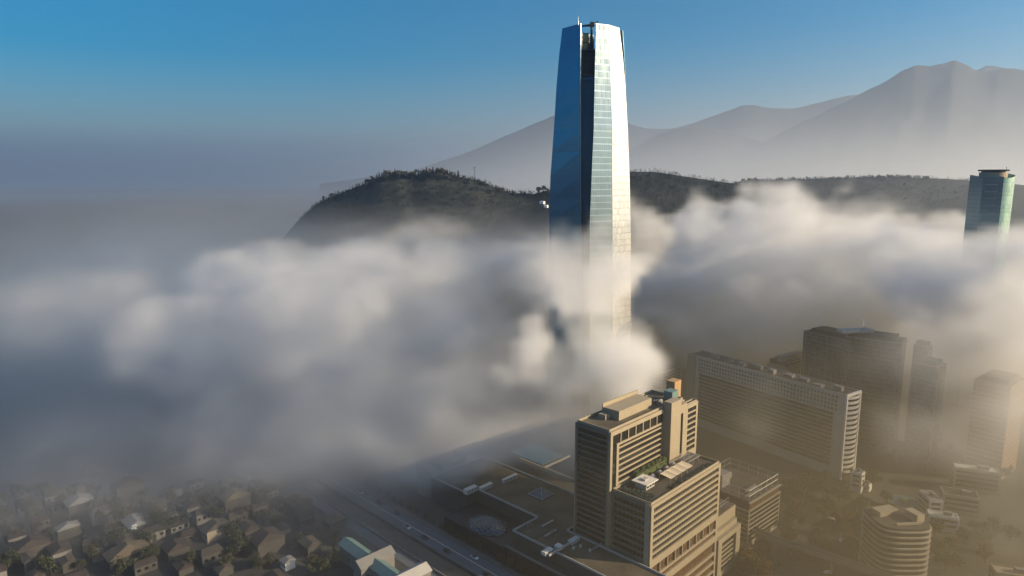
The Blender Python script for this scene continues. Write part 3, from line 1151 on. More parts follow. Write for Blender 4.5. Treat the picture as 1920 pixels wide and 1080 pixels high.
# its lit face: frame, crown windows and ribbons standing proud of the block
LW = 43.0                                    # length of the striped part
fw = MB()
fw.obox(B0 + Vector((0, 0, ZF - ZF)) + e1 * -1.5 - e2 * .62, e1 * 1.7, e2 * .6, (0, 0, ZB - ZF + .3))
fw.obox(B0 + e1 * 3.4 - e2 * .62, e1 * 1.8, e2 * .6, (0, 0, ZB - ZF - 6.4))
fw.obox(B0 + e1 * .2 - e2 * .62 + Vector((0, 0, ZB - ZF - 1.7)), e1 * (LW - .2), e2 * .6, (0, 0, 2.0))
fw.obox(B0 + e1 * 5.2 - e2 * .62 + Vector((0, 0, ZB - ZF - 6.4 - 1.0)), e1 * (LW - 5.2), e2 * .6, (0, 0, 1.0))
for k in range(7):
    fw.obox(B0 + e1 * (6.2 + k * 6.1) - e2 * .62 + Vector((0, 0, ZB - ZF - 6.39)), e1 * .6, e2 * .6, (0, 0, 4.66))
zz = ZB - ZF - 6.4 - 2.85
rows = []
while zz > -.6:
    fw.obox(B0 + e1 * 5.2 - e2 * .62 + Vector((0, 0, zz)), e1 * (LW - 6.2), e2 * .6, (0, 0, .75))
    rows.append(zz + .77)
    zz -= 2.85
fw.build('front_frame', 'stone', HOT)
for r_ in rows:
    MB().obox(B0 + e1 * 5.22 - e2 * .2 + Vector((0, 0, r_)), e1 * (LW - 6.3), e2 * .17, (0, 0, 2.04)).build('ribbon_window', 'glass', HOT)
MB().obox(B0 + e1 * .25 - e2 * .2 + Vector((0, 0, ZB - ZF - 6.35)), e1 * (LW - .3), e2 * .17, (0, 0, 4.6)).build('crown_window', 'glass', HOT)
MB().obox(B0 + e1 * .25 - e2 * .2 + Vector((0, 0, 0)), e1 * 3.1, e2 * .17, (0, 0, ZB - ZF - 6.4)).build('strip_window', 'glass', HOT)
# blank slab towers at the right end of the lit face
sl_ = MB()
sl_.obox(B0 + e1 * (LW + .6) - e2 * 4.5, e1 * 9.5, e2 * 4.4, (0, 0, ZB - ZF + 4.0))
sl_.obox(B0 + e1 * (LW + 13.2) - e2 * 4.0, e1 * 3.2, e2 * 3.9, (0, 0, ZB - ZF + .5))
sl_.obox(B0 + e1 * (LW + 10.11) - e2 * 4.3, e1 * 3.08, e2 * 3.9, (0, 0, ZB - ZF + .8) if False else (0, 0, 2))
sl_.obox(B0 + e1 * (LW + 10.11) - e2 * 4.3 + Vector((0, 0, ZB - ZF - 4)), e1 * 3.08, e2 * 3.9, (0, 0, 4.5))
sl_.build('slab_tower', 'stone', HOT)
MB().obox(B0 + e1 * (LW + 10.15) - e2 * 3.4 + Vector((0, 0, 2)), e1 * 3.0, e2 * 3.0, (0, 0, ZB - ZF - 6.01)).build('strip_window', 'glass', HOT)
rt = [pt(B0, LW + 16.42, -3.8), pt(B0, LW + 28.5, -3.8), pt(B0, LW + 28.5, -.1), pt(B0, LW + 16.42, -.1)]
ribbon_block(HOT, rt, ZF - 1, ZB - 1.5, 3.0, .8, 'stone', 'glass', 2.0, 1.8, faces=(0, 1), depth=.5, roofmat='roof_dark', parapet=.6)
MB().prism([pt(B0, LW + 16.45, -3.7), pt(B0, LW + 28.4, -3.7), pt(B0, LW + 28.4, 12), pt(B0, LW + 16.45, 12)], GZ, ZF - 1.02).build('end_wing', 'stone_dark', HOT)
# roof boxes
ph = MB()
ph.obox(B0 + e1 * 14 + e2 * 6 + Vector((0, 0, ZB - ZF + .15)), e1 * 28, e2 * 9, (0, 0, 4.6))
ph.obox(B0 + e1 * 10 + e2 * 11 + Vector((0, 0, ZB - ZF + .15)), e1 * 4 * .98, e2 * 4, (0, 0, 2.5))
ph.build('penthouse', 'stone', HOT)
MB().obox(B0 + e1 * 13.6 + e2 * 15.2 + Vector((0, 0, ZB - ZF + .2)), e1 * 30, e2 * .5, (0, 0, 6.4)).build('roof_screen', 'stone', HOT)
MB().obox(B0 + e1 * (LW + 21) + e2 * 6 + Vector((0, 0, ZB - ZF - 12)), e1 * 6.5, e2 * 5, (0, 0, 20)).build('stair_tower', 'orange', HOT)
MB().obox(B0 + e1 * (LW + 12) + e2 * 2 + Vector((0, 0, ZB - ZF + .2)), e1 * 6, e2 * 5, (0, 0, 5.2)).build('cooling_tower', 'teal', HOT)
random.seed(3)
for k in range(16):
    a_, b_ = random.uniform(LW - 2, LW + 12), random.uniform(2, 16)
    rx = thing('rooftop_unit', 'small grey plant unit on the rear block roof of the hotel', 'rooftop unit', tuple((B0 + e1 * a_ + e2 * b_).xy) + (ZB + .13,), 'plant units on the hotel rear roof')
    c = B0 + e1 * a_ + e2 * b_
    sx, sy, sz = random.uniform(1, 2.6), random.uniform(.8, 1.8), random.uniform(.8, 2.0)
    mm = MB().box(c.x, c.y, ZB + .13, sx, sy, sz, .78).box(c.x, c.y, ZB + .13 + sz, sx * .6, sy * .6, .35, .78)
    mm.build('casing', random.choice(['metal', 'concrete', 'white']), rx)
    MB().tube((c.x, c.y, ZB + .48 + sz), (c.x, c.y, ZB + .6 + sz), sx * .22, n=10).build('fan', 'dark_metal', rx)
# front roof: pavilion, awnings, planting
pv = Fc + e1 * 10 + e2 * 9
t = thing('roof_pavilion', 'flat-roofed white pavilion near the front corner of the hotel roof terrace', 'pavilion', (pv.x, pv.y, ZF + .12))
MB().obox(pv + Vector((0, 0, .13)) + e1 * 1 + e2 * 1, e1 * 7, e2 * 6, (0, 0, 2.6)).build('wall', 'offwhite', t)
MB().obox(pv + Vector((0, 0, 2.75)), e1 * 9.6, e2 * 8.4, (0, 0, .5)).build('roof', 'white', t)
MB().obox(pv + Vector((0, 0, 3.3)) + e1 * 3 + e2 * 3, e1 * 3, e2 * 2.2, (0, 0, .8)).build('hatch', 'offwhite', t)
for k in range(3):
    MB().obox(pv + Vector((0, 0, .9)) + e1 * (1.6 + k * 2.2) + e2 * .94, e1 * 1.6, e2 * .05, (0, 0, 1.5)).build('window', 'glass', t)
for k in range(4):
    q = Fc + e1 * (24.5 + k * 5.2) + e2 * 5.5
    lab = ['first cream awning from the roof pavilion on the hotel terrace', 'second cream awning from the roof pavilion on the hotel terrace', 'third cream awning from the roof pavilion on the hotel terrace', 'cream awning farthest from the roof pavilion on the hotel terrace'][k]
    t = thing('awning', lab, 'awning', (q.x, q.y, ZF + .12), 'awnings on the hotel roof terrace')
    cn = MB()
    n = 6
    for i in range(n):
        s0, s1 = i / n, (i + 1) / n
        z0, z1 = 3.0 - 1.4 * s0 * (1 - s0), 3.0 - 1.4 * s1 * (1 - s1)
        cn.quad(q + e1 * 5 * s0 + Vector((0, 0, z0)), q + e1 * 5 * s1 + Vector((0, 0, z1)), q + e1 * 5 * s1 + e2 * 6 + Vector((0, 0, z1 + .7)), q + e1 * 5 * s0 + e2 * 6 + Vector((0, 0, z0 + .7)))
    o = cn.build('canvas', 'cloth', t)
    o.modifiers.new('t', 'SOLIDIFY').thickness = .08
    for a_, b_ in ((.1, .1), (4.9, .1), (.1, 5.9), (4.9, 5.9)):
        MB().tube(q + e1 * a_ + e2 * b_ + Vector((0, 0, .12)), q + e1 * a_ + e2 * b_ + Vector((0, 0, 2.95 + (.7 if b_ > 3 else 0))), .09, n=6).build('post', 'metal', t)
for k in range(5):
    q = Fc + e1 * (17 + k * 6.3) + e2 * 14.5
    lab = 'small folded parasol by the green hedge on the hotel terrace'
    t = thing('parasol', lab, 'parasol', (q.x, q.y, ZF + .12), 'parasols by the hotel hedge')
    MB().tube(q + Vector((0, 0, .12)), q + Vector((0, 0, 2.6)), .07, n=6).build('pole', 'metal', t)
    MB().tube(q + Vector((0, 0, 1.9)), q + Vector((0, 0, 2.9)), 1.6, .1, 8).build('canopy', 'offwhite', t)


def hedge(label, o, ex, ey, h, n, m='planting', seed=1):
    r = random.Random(seed)
    mb = MB()
    mb.obox(o, ex, ey, (0, 0, h * .75))
    for _ in range(n):
        c = Vector(o) + Vector(ex) * r.random() + Vector(ey) * r.random() + Vector((0, 0, h * (.3 + .7 * r.random())))
        a_ = Vector((r.gauss(0, 1), r.gauss(0, 1), r.gauss(0, 1))).normalized() * .5
        b_ = a_.orthogonal().normalized() * .5
        mb.quad(c + a_, c + b_, c - a_, c - b_)
    return tag(mb.build('hedge', m), label, 'hedge')


hedge('tall green hedge along the rear wall of the hotel roof terrace', Fc + e1 * 16 + e2 * 18.5 + Vector((0, 0, .12)), e1 * 27, e2 * 2.2, 4.2, 900)
hedge('low dark planting around the pavilion on the hotel terrace', Fc + e1 * 2.5 + e2 * 3 + Vector((0, 0, .12)), e1 * 6, e2 * 15, 1.1, 350, 'leaf_dark', 2)
hedge('low planting strip behind the front parapet of the hotel terrace', Fc + e1 * 21 + e2 * 1.6 + Vector((0, 0, .12)), e1 * 36, e2 * 2.2, 1.0, 500, 'leaf_dark', 4)
# frames and railings at the far end of the terrace
q = Fc + e1 * 47 + e2 * 9
t = thing('pergola', 'light metal pergola at the far end of the hotel roof terrace', 'pergola', (q.x, q.y, ZF + .12))
for a_ in (0, 5, 10):
    for b_ in (0, 5):
        MB().tube(q + e1 * a_ + e2 * b_ + Vector((0, 0, .12)), q + e1 * a_ + e2 * b_ + Vector((0, 0, 3)), .12, n=6).build('post', 'metal', t)
pm = MB()
for b_ in (-.5, 2.2, 5.2):
    pm.obox(q + e2 * b_ - e1 * .6 + Vector((0, 0, 3.0)), e1 * 11.4, e2 * .25, (0, 0, .3))
for k in range(9):
    pm.obox(q + e1 * (k * 1.3 - .3) - e2 * .9 + Vector((0, 0, 3.31)), e1 * .2, e2 * 6.8, (0, 0, .2))
pm.build('slatted_roof', 'offwhite', t)

# annex at the right end of the hotel front
AN = thing('annex', 'low beige annex with a recessed window frame against the hotel right end', 'building', tuple((Fc + e1 * LF).xy) + (GZ,))
A0 = Fc + e1 * (LF + .05)
anx = MB()
zt = 17.0
anx.prism([pt(A0, 0, 3), pt(A0, 26, 3), pt(A0, 26, 22), pt(A0, 0, 22)], GZ, zt)
anx.prism([pt(A0, 0, 1), pt(A0, 24, 1), pt(A0, 24, 2.99), pt(A0, 0, 2.99)], GZ, zt - 6)
anx.build('wall', 'stone', AN)
fr = MB()
fr.obox(A0 - e2 * 1.0 + Vector((0, 0, GZ - ZF)), e1 * 4, e2 * 2, (0, 0, zt - 9 - GZ))
fr.obox(A0 + e1 * 20 - e2 * 1.0 + Vector((0, 0, GZ - ZF)), e1 * 5, e2 * 2, (0, 0, zt - 9 - GZ))
fr.obox(A0 + e1 * 4.01 - e2 * 1.0 + Vector((0, 0, zt - 12 - ZF)), e1 * 15.98, e2 * 2, (0, 0, 3))
fr.obox(A0 + e1 * 4.01 - e2 * .6 + Vector((0, 0, GZ - ZF)), e1 * 15.98, e2 * 1.5, (0, 0, 3))
for k in range(5):
    fr.obox(A0 + e1 * 4.01 + e2 * .1 + Vector((0, 0, GZ - ZF + 5 + k * 2.6)), e1 * 15.98, e2 * .5, (0, 0, .7))
fr.build('frame', 'stone', AN)
MB().obox(A0 + e1 * 4.02 + e2 * .8 + Vector((0, 0, GZ + 3 - ZF)), e1 * 15.9, e2 * .18, (0, 0, zt - 15 - GZ)).build('window', 'glass', AN)
MB().prism([pt(A0, .5, 3.5), pt(A0, 25.5, 3.5), pt(A0, 25.5, 21.5), pt(A0, .5, 21.5)], zt + .004, zt + .15).build('roof', 'roof_dark', AN)
rl = MB()
for k in range(8):
    rl.tube(A0 + e1 * (1 + k * 3.2) + e2 * 6 + Vector((0, 0, zt - ZF + .15)), A0 + e1 * (1 + k * 3.2) + e2 * 6 + Vector((0, 0, zt - ZF + 4)), .14, n=5)
    rl.tube(A0 + e1 * (1 + k * 3.2) + e2 * 14 + Vector((0, 0, zt - ZF + .15)), A0 + e1 * (1 + k * 3.2) + e2 * 14 + Vector((0, 0, zt - ZF + 4)), .14, n=5)
for b_ in (6, 14):
    for h_ in (2, 4):
        rl.tube(A0 + e1 * 1 + e2 * b_ + Vector((0, 0, zt - ZF + h_)), A0 + e1 * 23.4 + e2 * b_ + Vector((0, 0, zt - ZF + h_)), .14, n=5)
rl.build('plant_frame', 'concrete', AN)
MB().obox(A0 + e1 * 2 + e2 * 8 + Vector((0, 0, zt - ZF + .15)), e1 * 12, e2 * 4, (0, 0, 2.5)).build('plant_box', 'concrete', AN)

# office podium right of the hotel
ZP = 12.0
p0, p1 = P(1406, 944, ZP), P(1464, 908, ZP)
OP = thing('office_block', 'dark low office block with a brown window strip right of the hotel', 'building', (p0.x, p0.y, GZ))
poly = rect(p0, p1, 34)
ribbon_block(OP, poly, GZ, ZP - 5, 2.75, .5, 'stone_dark', 'glass', .5, .6, faces=(0, 1, 3), depth=.4, roofmat='roof_dark', parapet=.1)
w = MB().prism([lerp(Vector(p), (poly[0] + poly[2]) / 2, .03) for p in poly], ZP - 5 + .13, ZP)
w.build('top_storey', 'dark_metal', OP)
d_ = (poly[1] - poly[0]).normalized()
dn = Vector((-d_.y, d_.x))
Lp = (poly[1] - poly[0]).length
for k in range(3):
    a_ = poly[0] + d_ * (1.6 + k * (Lp - 3) / 3) + dn * .3
    MB().obox((a_.x, a_.y, ZP - 4.4), Vector((d_.x, d_.y, 0)) * ((Lp - 3) / 3 - 1.5), Vector((dn.x, dn.y, 0)) * .5, (0, 0, 3.6)).build('window', 'glass_brown', OP)
w = MB()
for z_ in (ZP - .4, ZP - 4.75):
    a_ = poly[0] - dn * .6
    w.obox((a_.x, a_.y, z_ + .01), Vector((d_.x, d_.y, 0)) * Lp, Vector((dn.x, dn.y, 0)) * 1.4, (0, 0, .4))
w.build('cornice', 'stone', OP)
rp = MB().prism([lerp(Vector(p), (poly[0] + poly[2]) / 2, .06) for p in poly], ZP + .02, ZP + .3)
rp.build('roof', 'roof_dark', OP)
for k, (a_, b_, sx, sy, h_) in enumerate([(4, 20, 9, 7, 8), (16, 24, 6, 5, 3.5), (10, 8, 12, 1.2, 1.2), (4, 5, 16, .8, .8)]):
    o_ = poly[0] + d_ * a_ + dn * b_
    MB().obox((o_.x, o_.y, ZP + .31), Vector((d_.x, d_.y, 0)) * sx, Vector((dn.x, dn.y, 0)) * sy, (0, 0, h_)).build('roof_box', 'concrete', OP)
rl = MB()
cs = [lerp(Vector(p), (poly[0] + poly[2]) / 2, .08) for p in poly]
for i in range(4):
    a_, b_ = cs[i], cs[(i + 1) % 4]
    for z_ in (3.2, 6.5):
        rl.tube((a_.x, a_.y, ZP + z_), (b_.x, b_.y, ZP + z_), .12, n=5)
    for k in range(5):
        c_ = a_.lerp(b_, k / 5)
        rl.tube((c_.x, c_.y, ZP + .3), (c_.x, c_.y, ZP + 6.5), .12, n=5)
rl.build('screen_frame', 'metal', OP)

# ------------------------------------------------------------------ shopping mall
ML = thing('shopping_mall', 'sprawling flat-roofed mall with pale roof edges left of the hotel', 'building', tuple(P(954, 993, ZM).xy) + (GZ,))


def snap(u, v, z=ZM):
    q = P(u, v, z)
    return Vector((q.x, q.y))


def loc12(u, v, z=ZM):
    q = P(u, v, z) - Fc
    return q.x * e1.x + q.y * e1.y, q.x * e2.x + q.y * e2.y


# work in the hotel's own plan axes
def g12(a, b):
    return pt(Fc, a, b)


a1, b1 = loc12(809, 895)
a2, b2 = loc12(861, 932)
a3, b3 = loc12(902, 922)
a4, b4 = loc12(991, 980)
a5, b5 = loc12(954, 993)
a6, b6 = loc12(1074, 1078)
right_b = .2
outline = [(a5, b6 - 40), (-2.4, b6 - 40), (-2.4, 45), (30, 45), (30, b1), (a1, b1), (a1, b2), (a3, b2), (a3, b4), (a5, b4)]
poly = [g12(*q) for q in outline]
area = sum(p.x * q.y - q.x * p.y for p, q in zip(poly, poly[1:] + poly[:1]))
if area < 0:
    poly.reverse()
MB().prism(poly, GZ, ZM).build('wall', 'dark_wall', ML)
rf = MB()
rf.face([(p.x, p.y, ZM + .02) for p in poly])
rf.build('roof', 'roof', ML)
par = MB()
for p, q in zip(poly, poly[1:] + poly[:1]):
    d_ = (q - p)
    l = d_.length
    d_.normalize()
    par.obox((p.x, p.y, ZM + .03), (d_.x * (l - .45), d_.y * (l - .45), 0), (-d_.y * .45, d_.x * .45, 0), (0, 0, .9))
par.build('parapet', 'offwhite', ML)


def ridge_box(a, b, la, lb, h, z, name, m, label=None):
    o_ = g12(a, b)
    o = MB().obox((o_.x, o_.y, z), e1 * la, e2 * lb, (0, 0, h)).build(name, m, ML)
    if label:
        o['label'] = label
    return o


aa, bb = loc12(973, 865)
ac, bc = loc12(1089, 937)
ridge_box(aa, bc, 1.0, bb - bc, 2.2, ZM + .03, 'roof_step', 'stone')
au, bu = loc12(1030, 1044)
ridge_box(au, bu, -2.4 - au, .6, 1.0, ZM + .03, 'roof_step', 'offwhite')
# upper court with a glazed roof
ak, bk = loc12(1010, 884)
ridge_box(aa + 3, bk, 24, .8, 1.2, ZM + .03, 'roof_step', 'stone')
ridge_box(aa + 5, bk + 4, 20, 26, .8, ZM + .03, 'skylight', 'glass_blue', 'large flat pale glass roof at the back')
# pyramid skylight
ap_, bp_ = loc12(1015, 928)
o_ = g12(ap_ - 5, bp_ - 5)
pc = [Vector((o_.x, o_.y, ZM + .8)) + e1 * x + e2 * y for x, y in ((0, 0), (10, 0), (10, 10), (0, 10))]
tip = Vector((o_.x, o_.y, ZM + 4.3)) + e1 * 5 + e2 * 5
sk_ = MB().obox((o_.x, o_.y, ZM + .03), e1 * 10, e2 * 10, (0, 0, .75))
for i in range(4):
    sk_.face([pc[i], pc[(i + 1) % 4], tip])
kk = sk_.build('skylight', 'glass_blue', ML)
kk['label'] = 'small pyramid skylight'
rb = MB()
for i in range(4):
    rb.tube(pc[i], tip, .16, n=5)
    rb.tube(pc[i], pc[(i + 1) % 4], .16, n=5)
rbo = rb.build('skylight_rib', 'offwhite', ML)
rbo.parent = kk
# plant boxes on the roof edges
random.seed(5)
for (u, v, la, lb, h, lab) in [(886, 924, 8, 3, 2.6, 'pale boxy plant unit at the inner corner of the mall roof'), (914, 917, 9, 2.5, 2, 'long pale plant unit along the mall roof inner edge'),
                               (958, 901, 11, 2, 2, 'slim pale unit alone in the middle of the mall roof'),
                               (1030, 1039, 5.5, 2.6, 1.6, 'ribbed white unit at the front parapet of the mall roof'), (1052, 1031, 3, 3, 1.8, 'small white cube unit near the mall front edge'), (1080, 1018, 6, 2.6, 1.6, 'ribbed white unit on the mall roof beside the hotel')]:
    q = P(u, v, ZM)
    t = thing('rooftop_unit', lab, 'rooftop unit', (q.x, q.y, ZM + .03))
    q.z = ZM + .03
    MB().obox(q - e1 * la / 2, e1 * la, e2 * lb, (0, 0, h)).build('casing', 'white', t)
    lv = MB()
    n = int(la / 1.1)
    for k in range(n):
        lv.obox(q - e1 * la / 2 + e1 * (.3 + k * la / n) - e2 * .06 + Vector((0, 0, .3)), e1 * .5, e2 * .05, (0, 0, h - .6))
    lv.build('louvre', 'dark_metal', t)
for k, (u, v) in enumerate([(785, 876), (795, 883), (820, 881)]):
    q = P(u, v, ZM)
    lab = ['left short chimney by the back wall of the mall', 'middle short chimney by the back wall of the mall', 'right short chimney by the back wall of the mall'][k]
    t = thing('chimney', lab, 'chimney', (q.x, q.y, GZ))
    MB().tube((q.x, q.y, GZ), (q.x, q.y, ZM + 2.5), .7, .6, 10).build('stack', 'offwhite', t)
    MB().tube((q.x, q.y, ZM + 2.5), (q.x, q.y, ZM + 3), .9, .9, 10).build('cap', 'metal', t)
random.seed(15)
for k in range(26):
    a_, b_ = random.uniform(a5 + 4, -8), random.uniform(b6 + 4, b1 - 8)
    if not (a3 + 2 < a_ or (b_ > b2 + 2 and a_ > a1 + 4)) and not (b_ < b4 and a_ > a5 + 3):
        continue
    if abs(a_ - ap_) < 9 and abs(b_ - bp_) < 9:
        continue
    o_ = g12(a_, b_)
    if k % 3:
        t = MB().tube((o_.x, o_.y, ZM + .03), (o_.x, o_.y, ZM + 1.1), .5, n=10).tube((o_.x, o_.y, ZM + 1.1), (o_.x, o_.y, ZM + 1.5), .8, .5, 10)
        t.build('roof_vent', random.choice(['metal', 'concrete', 'offwhite']), ML)
    else:
        MB().obox((o_.x, o_.y, ZM + .35), e1 * random.uniform(4, 9), e2 * .7, (0, 0, .6)).build('duct', 'metal', ML)
# seams of the roofing membrane, low upstands every few metres
for k in range(9):
    b_ = b6 + 6 + k * 8.5
    x0 = (a5 + 1.2) if b_ < b4 else (a3 + 1.2 if b_ < b2 else a1 + 1.2)
    x1 = -3.6
    if b_ > b1 - 2 or (x0 < aa < x1 and False):
        continue
    o_ = g12(x0, b_)
    MB().obox((o_.x, o_.y, ZM + .03), e1 * (x1 - x0), e2 * .25, (0, 0, .10)).build('roof_seam', 'roof_dark', ML)
# patterned oval dome in the mall's court
dc = P(914, 984, 15.3)
DM = thing('glass_dome', 'dark oval dome of patterned blue panes in the mall forecourt', 'dome', (dc.x, dc.y, GZ))
nr, ns = 9, 30
RX, RY, RH = 9.5, 12.5, 4.2
dx, dy = e1, e2
rings = []
for i in range(nr + 1):
    th = i / nr * PI / 2
    rings.append([dc + dx * RX * math.cos(th) * math.cos(2 * PI * k / ns) + dy * RY * math.cos(th) * math.sin(2 * PI * k / ns) + Vector((0, 0, RH * math.sin(th) - 1)) for k in range(ns)])
pa, pb = MB(), MB()
for i in range(nr):
    for k in range(ns):
        c4 = [rings[i][k], rings[i][(k + 1) % ns], rings[i + 1][(k + 1) % ns], rings[i + 1][k]]
        (pa if (i + k) % 2 else pb).quad(*c4)
pa.build('pane', 'glass_blue', DM)
pb.build('shell', 'glass', DM)
dr = MB()
for k in range(ns):
    a_ = dc + dx * RX * math.cos(2 * PI * k / ns) + dy * RY * math.sin(2 * PI * k / ns)
    b_ = dc + dx * RX * math.cos(2 * PI * (k + 1) / ns) + dy * RY * math.sin(2 * PI * (k + 1) / ns)
    dr.quad((a_.x, a_.y, 14.5), (b_.x, b_.y, 14.5), (b_.x, b_.y, 15.4), (a_.x, a_.y, 15.4))
dr.build('drum', 'dark_metal', DM)
# lower terrace along the street in front of the mall
LT = thing('street_gallery', 'dark low gallery along the street at the foot of the mall', 'building', tuple(g12(a5 - 5, b4 - 20)) + (GL,))
MB().prism([g12(a5 - 5, b6 - 40), g12(a5 - .1, b6 - 40), g12(a5 - .1, b4 - 1), g12(a5 - 5, b4 - 1)], GL - 1, 16.5).build('wall', 'dark_metal', LT)
MB().prism([g12(a5 - 5.3, b6 - 40), g12(a5 - .1, b6 - 40), g12(a5 - .1, b4 - .7), g12(a5 - 5.3, b4 - .7)], 16.51, 17).build('roof', 'roof_dark', LT)
MB().prism([g12(a5 - 5, b4 + .05), g12(a3 - .05, b4 + .05), g12(a3 - .05, b2 - .05), g12(a5 - 5, b2 - .05)], GL - 1, 15).build('court_terrace', 'dark_metal', LT)
MB().obox(Vector((*g12(a5 - 5.6, b6 - 40), 16.5)), e2 * (b4 - b6 + 39), e1 * .25, (0, 0, 1.2)).build('parapet', 'concrete', LT)
# ochre block behind the mall
oc = P(845, 862, 26)
OB = thing('bay_block', 'dim tan block of four flat bays behind the mall roof', 'building', (oc.x, oc.y, GZ))
w = MB()
o_ = Vector((*loc12(805, 880, 26), 0))
for k in range(4):
    q = Vector((*g12(o_[0] + k * 9.5, o_[1]), GZ))
    w = MB().obox(q, e1 * 7.5, e2 * 12, (0, 0, 39 + k % 2)).build('bay', 'stone_dark', OB)
q = Vector((*g12(o_[0] - .5, o_[1] + 2), GZ))
MB().obox(q, e1 * 38, e2 * 9, (0, 0, 37)).build('wall', 'stone_dark', OB)

# ------------------------------------------------------------------ long slab building with curved balconies
ZW = 45.0
w0, w1, w2 = P(1589, 744, ZW), P(1289, 664, ZW), P(1617, 735, ZW)
WB = thing('slab_building', 'long pale slab building with a sunlit end of curved balconies', 'building', (w0.x, w0.y, GZ))
dl = (w1 - w0)
dl.z = 0
LWB = dl.length
dl.normalize()
de = Vector((dl.y, -dl.x, 0))
if de.x < 0:
    de = -de
wid = (w2 - w0).dot(de)
wall = MB()
wall.obox((w0.x, w0.y, GZ) if False else Vector((w0.x, w0.y, GZ)) + dl * 1.2 + de * .3, dl * (LWB - 1.2), de * (wid - .6), (0, 0, ZW - GZ))
wall.obox(Vector((w0.x, w0.y, ZW + .01)) + dl * 1.2 + de * .3, dl * (LWB - 1.2), de * .4, (0, 0, 1.0))
wall.obox(Vector((w0.x, w0.y, ZW + .01)) + dl * 1.2 + de * (wid - .7), dl * (LWB - 1.2), de * .4, (0, 0, 1.0))
wall.build('wall', 'offwhite', WB)
MB().obox(Vector((w0.x, w0.y, ZW + .012)) + dl * 1.6 + de * .72, dl * (LWB - 2), de * (wid - 1.44), (0, 0, .2)).build('roof', 'roof_dark', WB)
fl = 3.05
cnt = 0
extra = MB()
ncol = 46
for r_ in range(4):
    for k in range(ncol):
        q = Vector((w0.x, w0.y, ZW - 3.0 - r_ * fl)) + dl * (7 + k * (LWB - 18) / ncol) + de * .26
        if (r_ + k) % 2 == 0:
            h_ = 1.7
        else:
            h_ = 1.5
        if cnt < 100 and k < 30:
            MB().obox(q, dl * 1.3, de * .05, (0, 0, h_)).build('window', 'glass', WB)
            cnt += 1
        else:
            extra.obox(q, dl * 1.3, de * .05, (0, 0, h_))
ew = extra.build('window', 'glass', WB)
ew['kind'] = 'stuff'
for k in range(13):
    z_ = ZW - 16 - k * fl
    if z_ < GZ + 3:
        break
    MB().obox(Vector((w0.x, w0.y, z_)) + dl * 9 + de * .2, dl * (LWB - 22), de * .11, (0, 0, 2.1)).build('ribbon_window', 'glass', WB)
MB().obox(Vector((w0.x, w0.y, GZ)) + dl * (LWB - 9) - de * .3, dl * 8.6, de * .55, (0, 0, ZW - GZ + 1)).build('end_pier', 'stone', WB)
# sunlit end: two piers, concave balconies
pr = MB()
pr.obox(Vector((w0.x, w0.y, GZ)), dl * 1.15, de * 1.5, (0, 0, ZW - GZ + 1.2))
pr.obox(Vector((w0.x, w0.y, GZ)) + de * (wid - 1.5), dl * 1.15, de * 1.5, (0, 0, ZW - GZ + 1.2))
pr.obox(Vector((w0.x, w0.y, ZW - .8)) + de * 1.51, dl * 1.15, de * (wid - 3.02), (0, 0, 2.0))
pr.build('balcony_frame', 'white', WB)
nfl = 16
ph_ = (ZW - GZ - 3) / nfl
for k in range(nfl):
    z_ = ZW - 2.6 - k * ph_
    bl = MB()
    n = 10
    for i in range(n):
        s0, s1 = i / n, (i + 1) / n
        c0_, c1_ = 2.6 * 4 * s0 * (1 - s0), 2.6 * 4 * s1 * (1 - s1)
        q0 = Vector((w0.x, w0.y, z_)) + de * (1.52 + (wid - 3.04) * s0) - dl * c0_ + dl * .6
        q1 = Vector((w0.x, w0.y, z_)) + de * (1.52 + (wid - 3.04) * s1) - dl * c1_ + dl * .6
        up = Vector((0, 0, 1.9))
        i0, i1 = Vector((q0.x, q0.y, z_)) + dl * .3, Vector((q1.x, q1.y, z_)) + dl * .3
        bl.quad(q0, q1, q1 + up, q0 + up)
        bl.quad(i1, i0, i0 + up, i1 + up)
        bl.quad(q0 + up, q1 + up, i1 + up, i0 + up)
        bl.quad(i0, i1, q1, q0)
    bl.build('balcony', 'white', WB)
MB().obox(Vector((w0.x, w0.y, GZ)) + dl * 1.05 + de * 1.52, dl * .14, de * (wid - 3.04), (0, 0, ZW - GZ - 1)).build('balcony_glazing', 'glass', WB)
random.seed(9)
for k in range(9):
    q = Vector((w0.x, w0.y, ZW + .22)) + dl * (8 + k * 13) + de * random.uniform(3, wid - 8)
    MB().obox(q, dl * random.uniform(4, 9), de * random.uniform(3, 5), (0, 0, random.uniform(1.5, 3.5))).build('roof_box', 'concrete', WB)

# small lit building behind the slab
k0, k1 = P(1474, 689, 30), P(1511, 678, 30)
KB = thing('lit_office', 'small sunlit block with two rows of windows behind the slab building', 'building', (k0.x, k0.y, GZ))
pk = rect(k0, k1, 18)
MB().prism(pk, GZ, 30).build('wall', 'stone', KB)
MB().prism([lerp(Vector(p), (pk[0] + pk[2]) / 2, .1) for p in pk], 30.01, 34).build('upper_storey', 'roof_dark', KB)
d_ = (pk[1] - pk[0]).normalized()
dn = Vector((-d_.y, d_.x, 0))
Lk = (pk[1] - pk[0]).length
for r_ in range(2):
    for k in range(9):
        q = Vector((pk[0].x, pk[0].y, 25.6 - r_ * 4.2)) + Vector((d_.x, d_.y, 0)) * (.8 + k * (Lk - 1) / 9) - dn * .05
        MB().obox(q, Vector((d_.x, d_.y, 0)) * ((Lk - 1) / 9 * .55), dn * .06, (0, 0, 2.5)).build('window', 'glass', KB)
MB().obox(Vector((pk[0].x, pk[0].y, 34.02)) + dn * 3, Vector((d_.x, d_.y, 0)) * Lk, dn * 6, (0, 0, 5)).build('terrace_storey', 'stone_dark', KB)
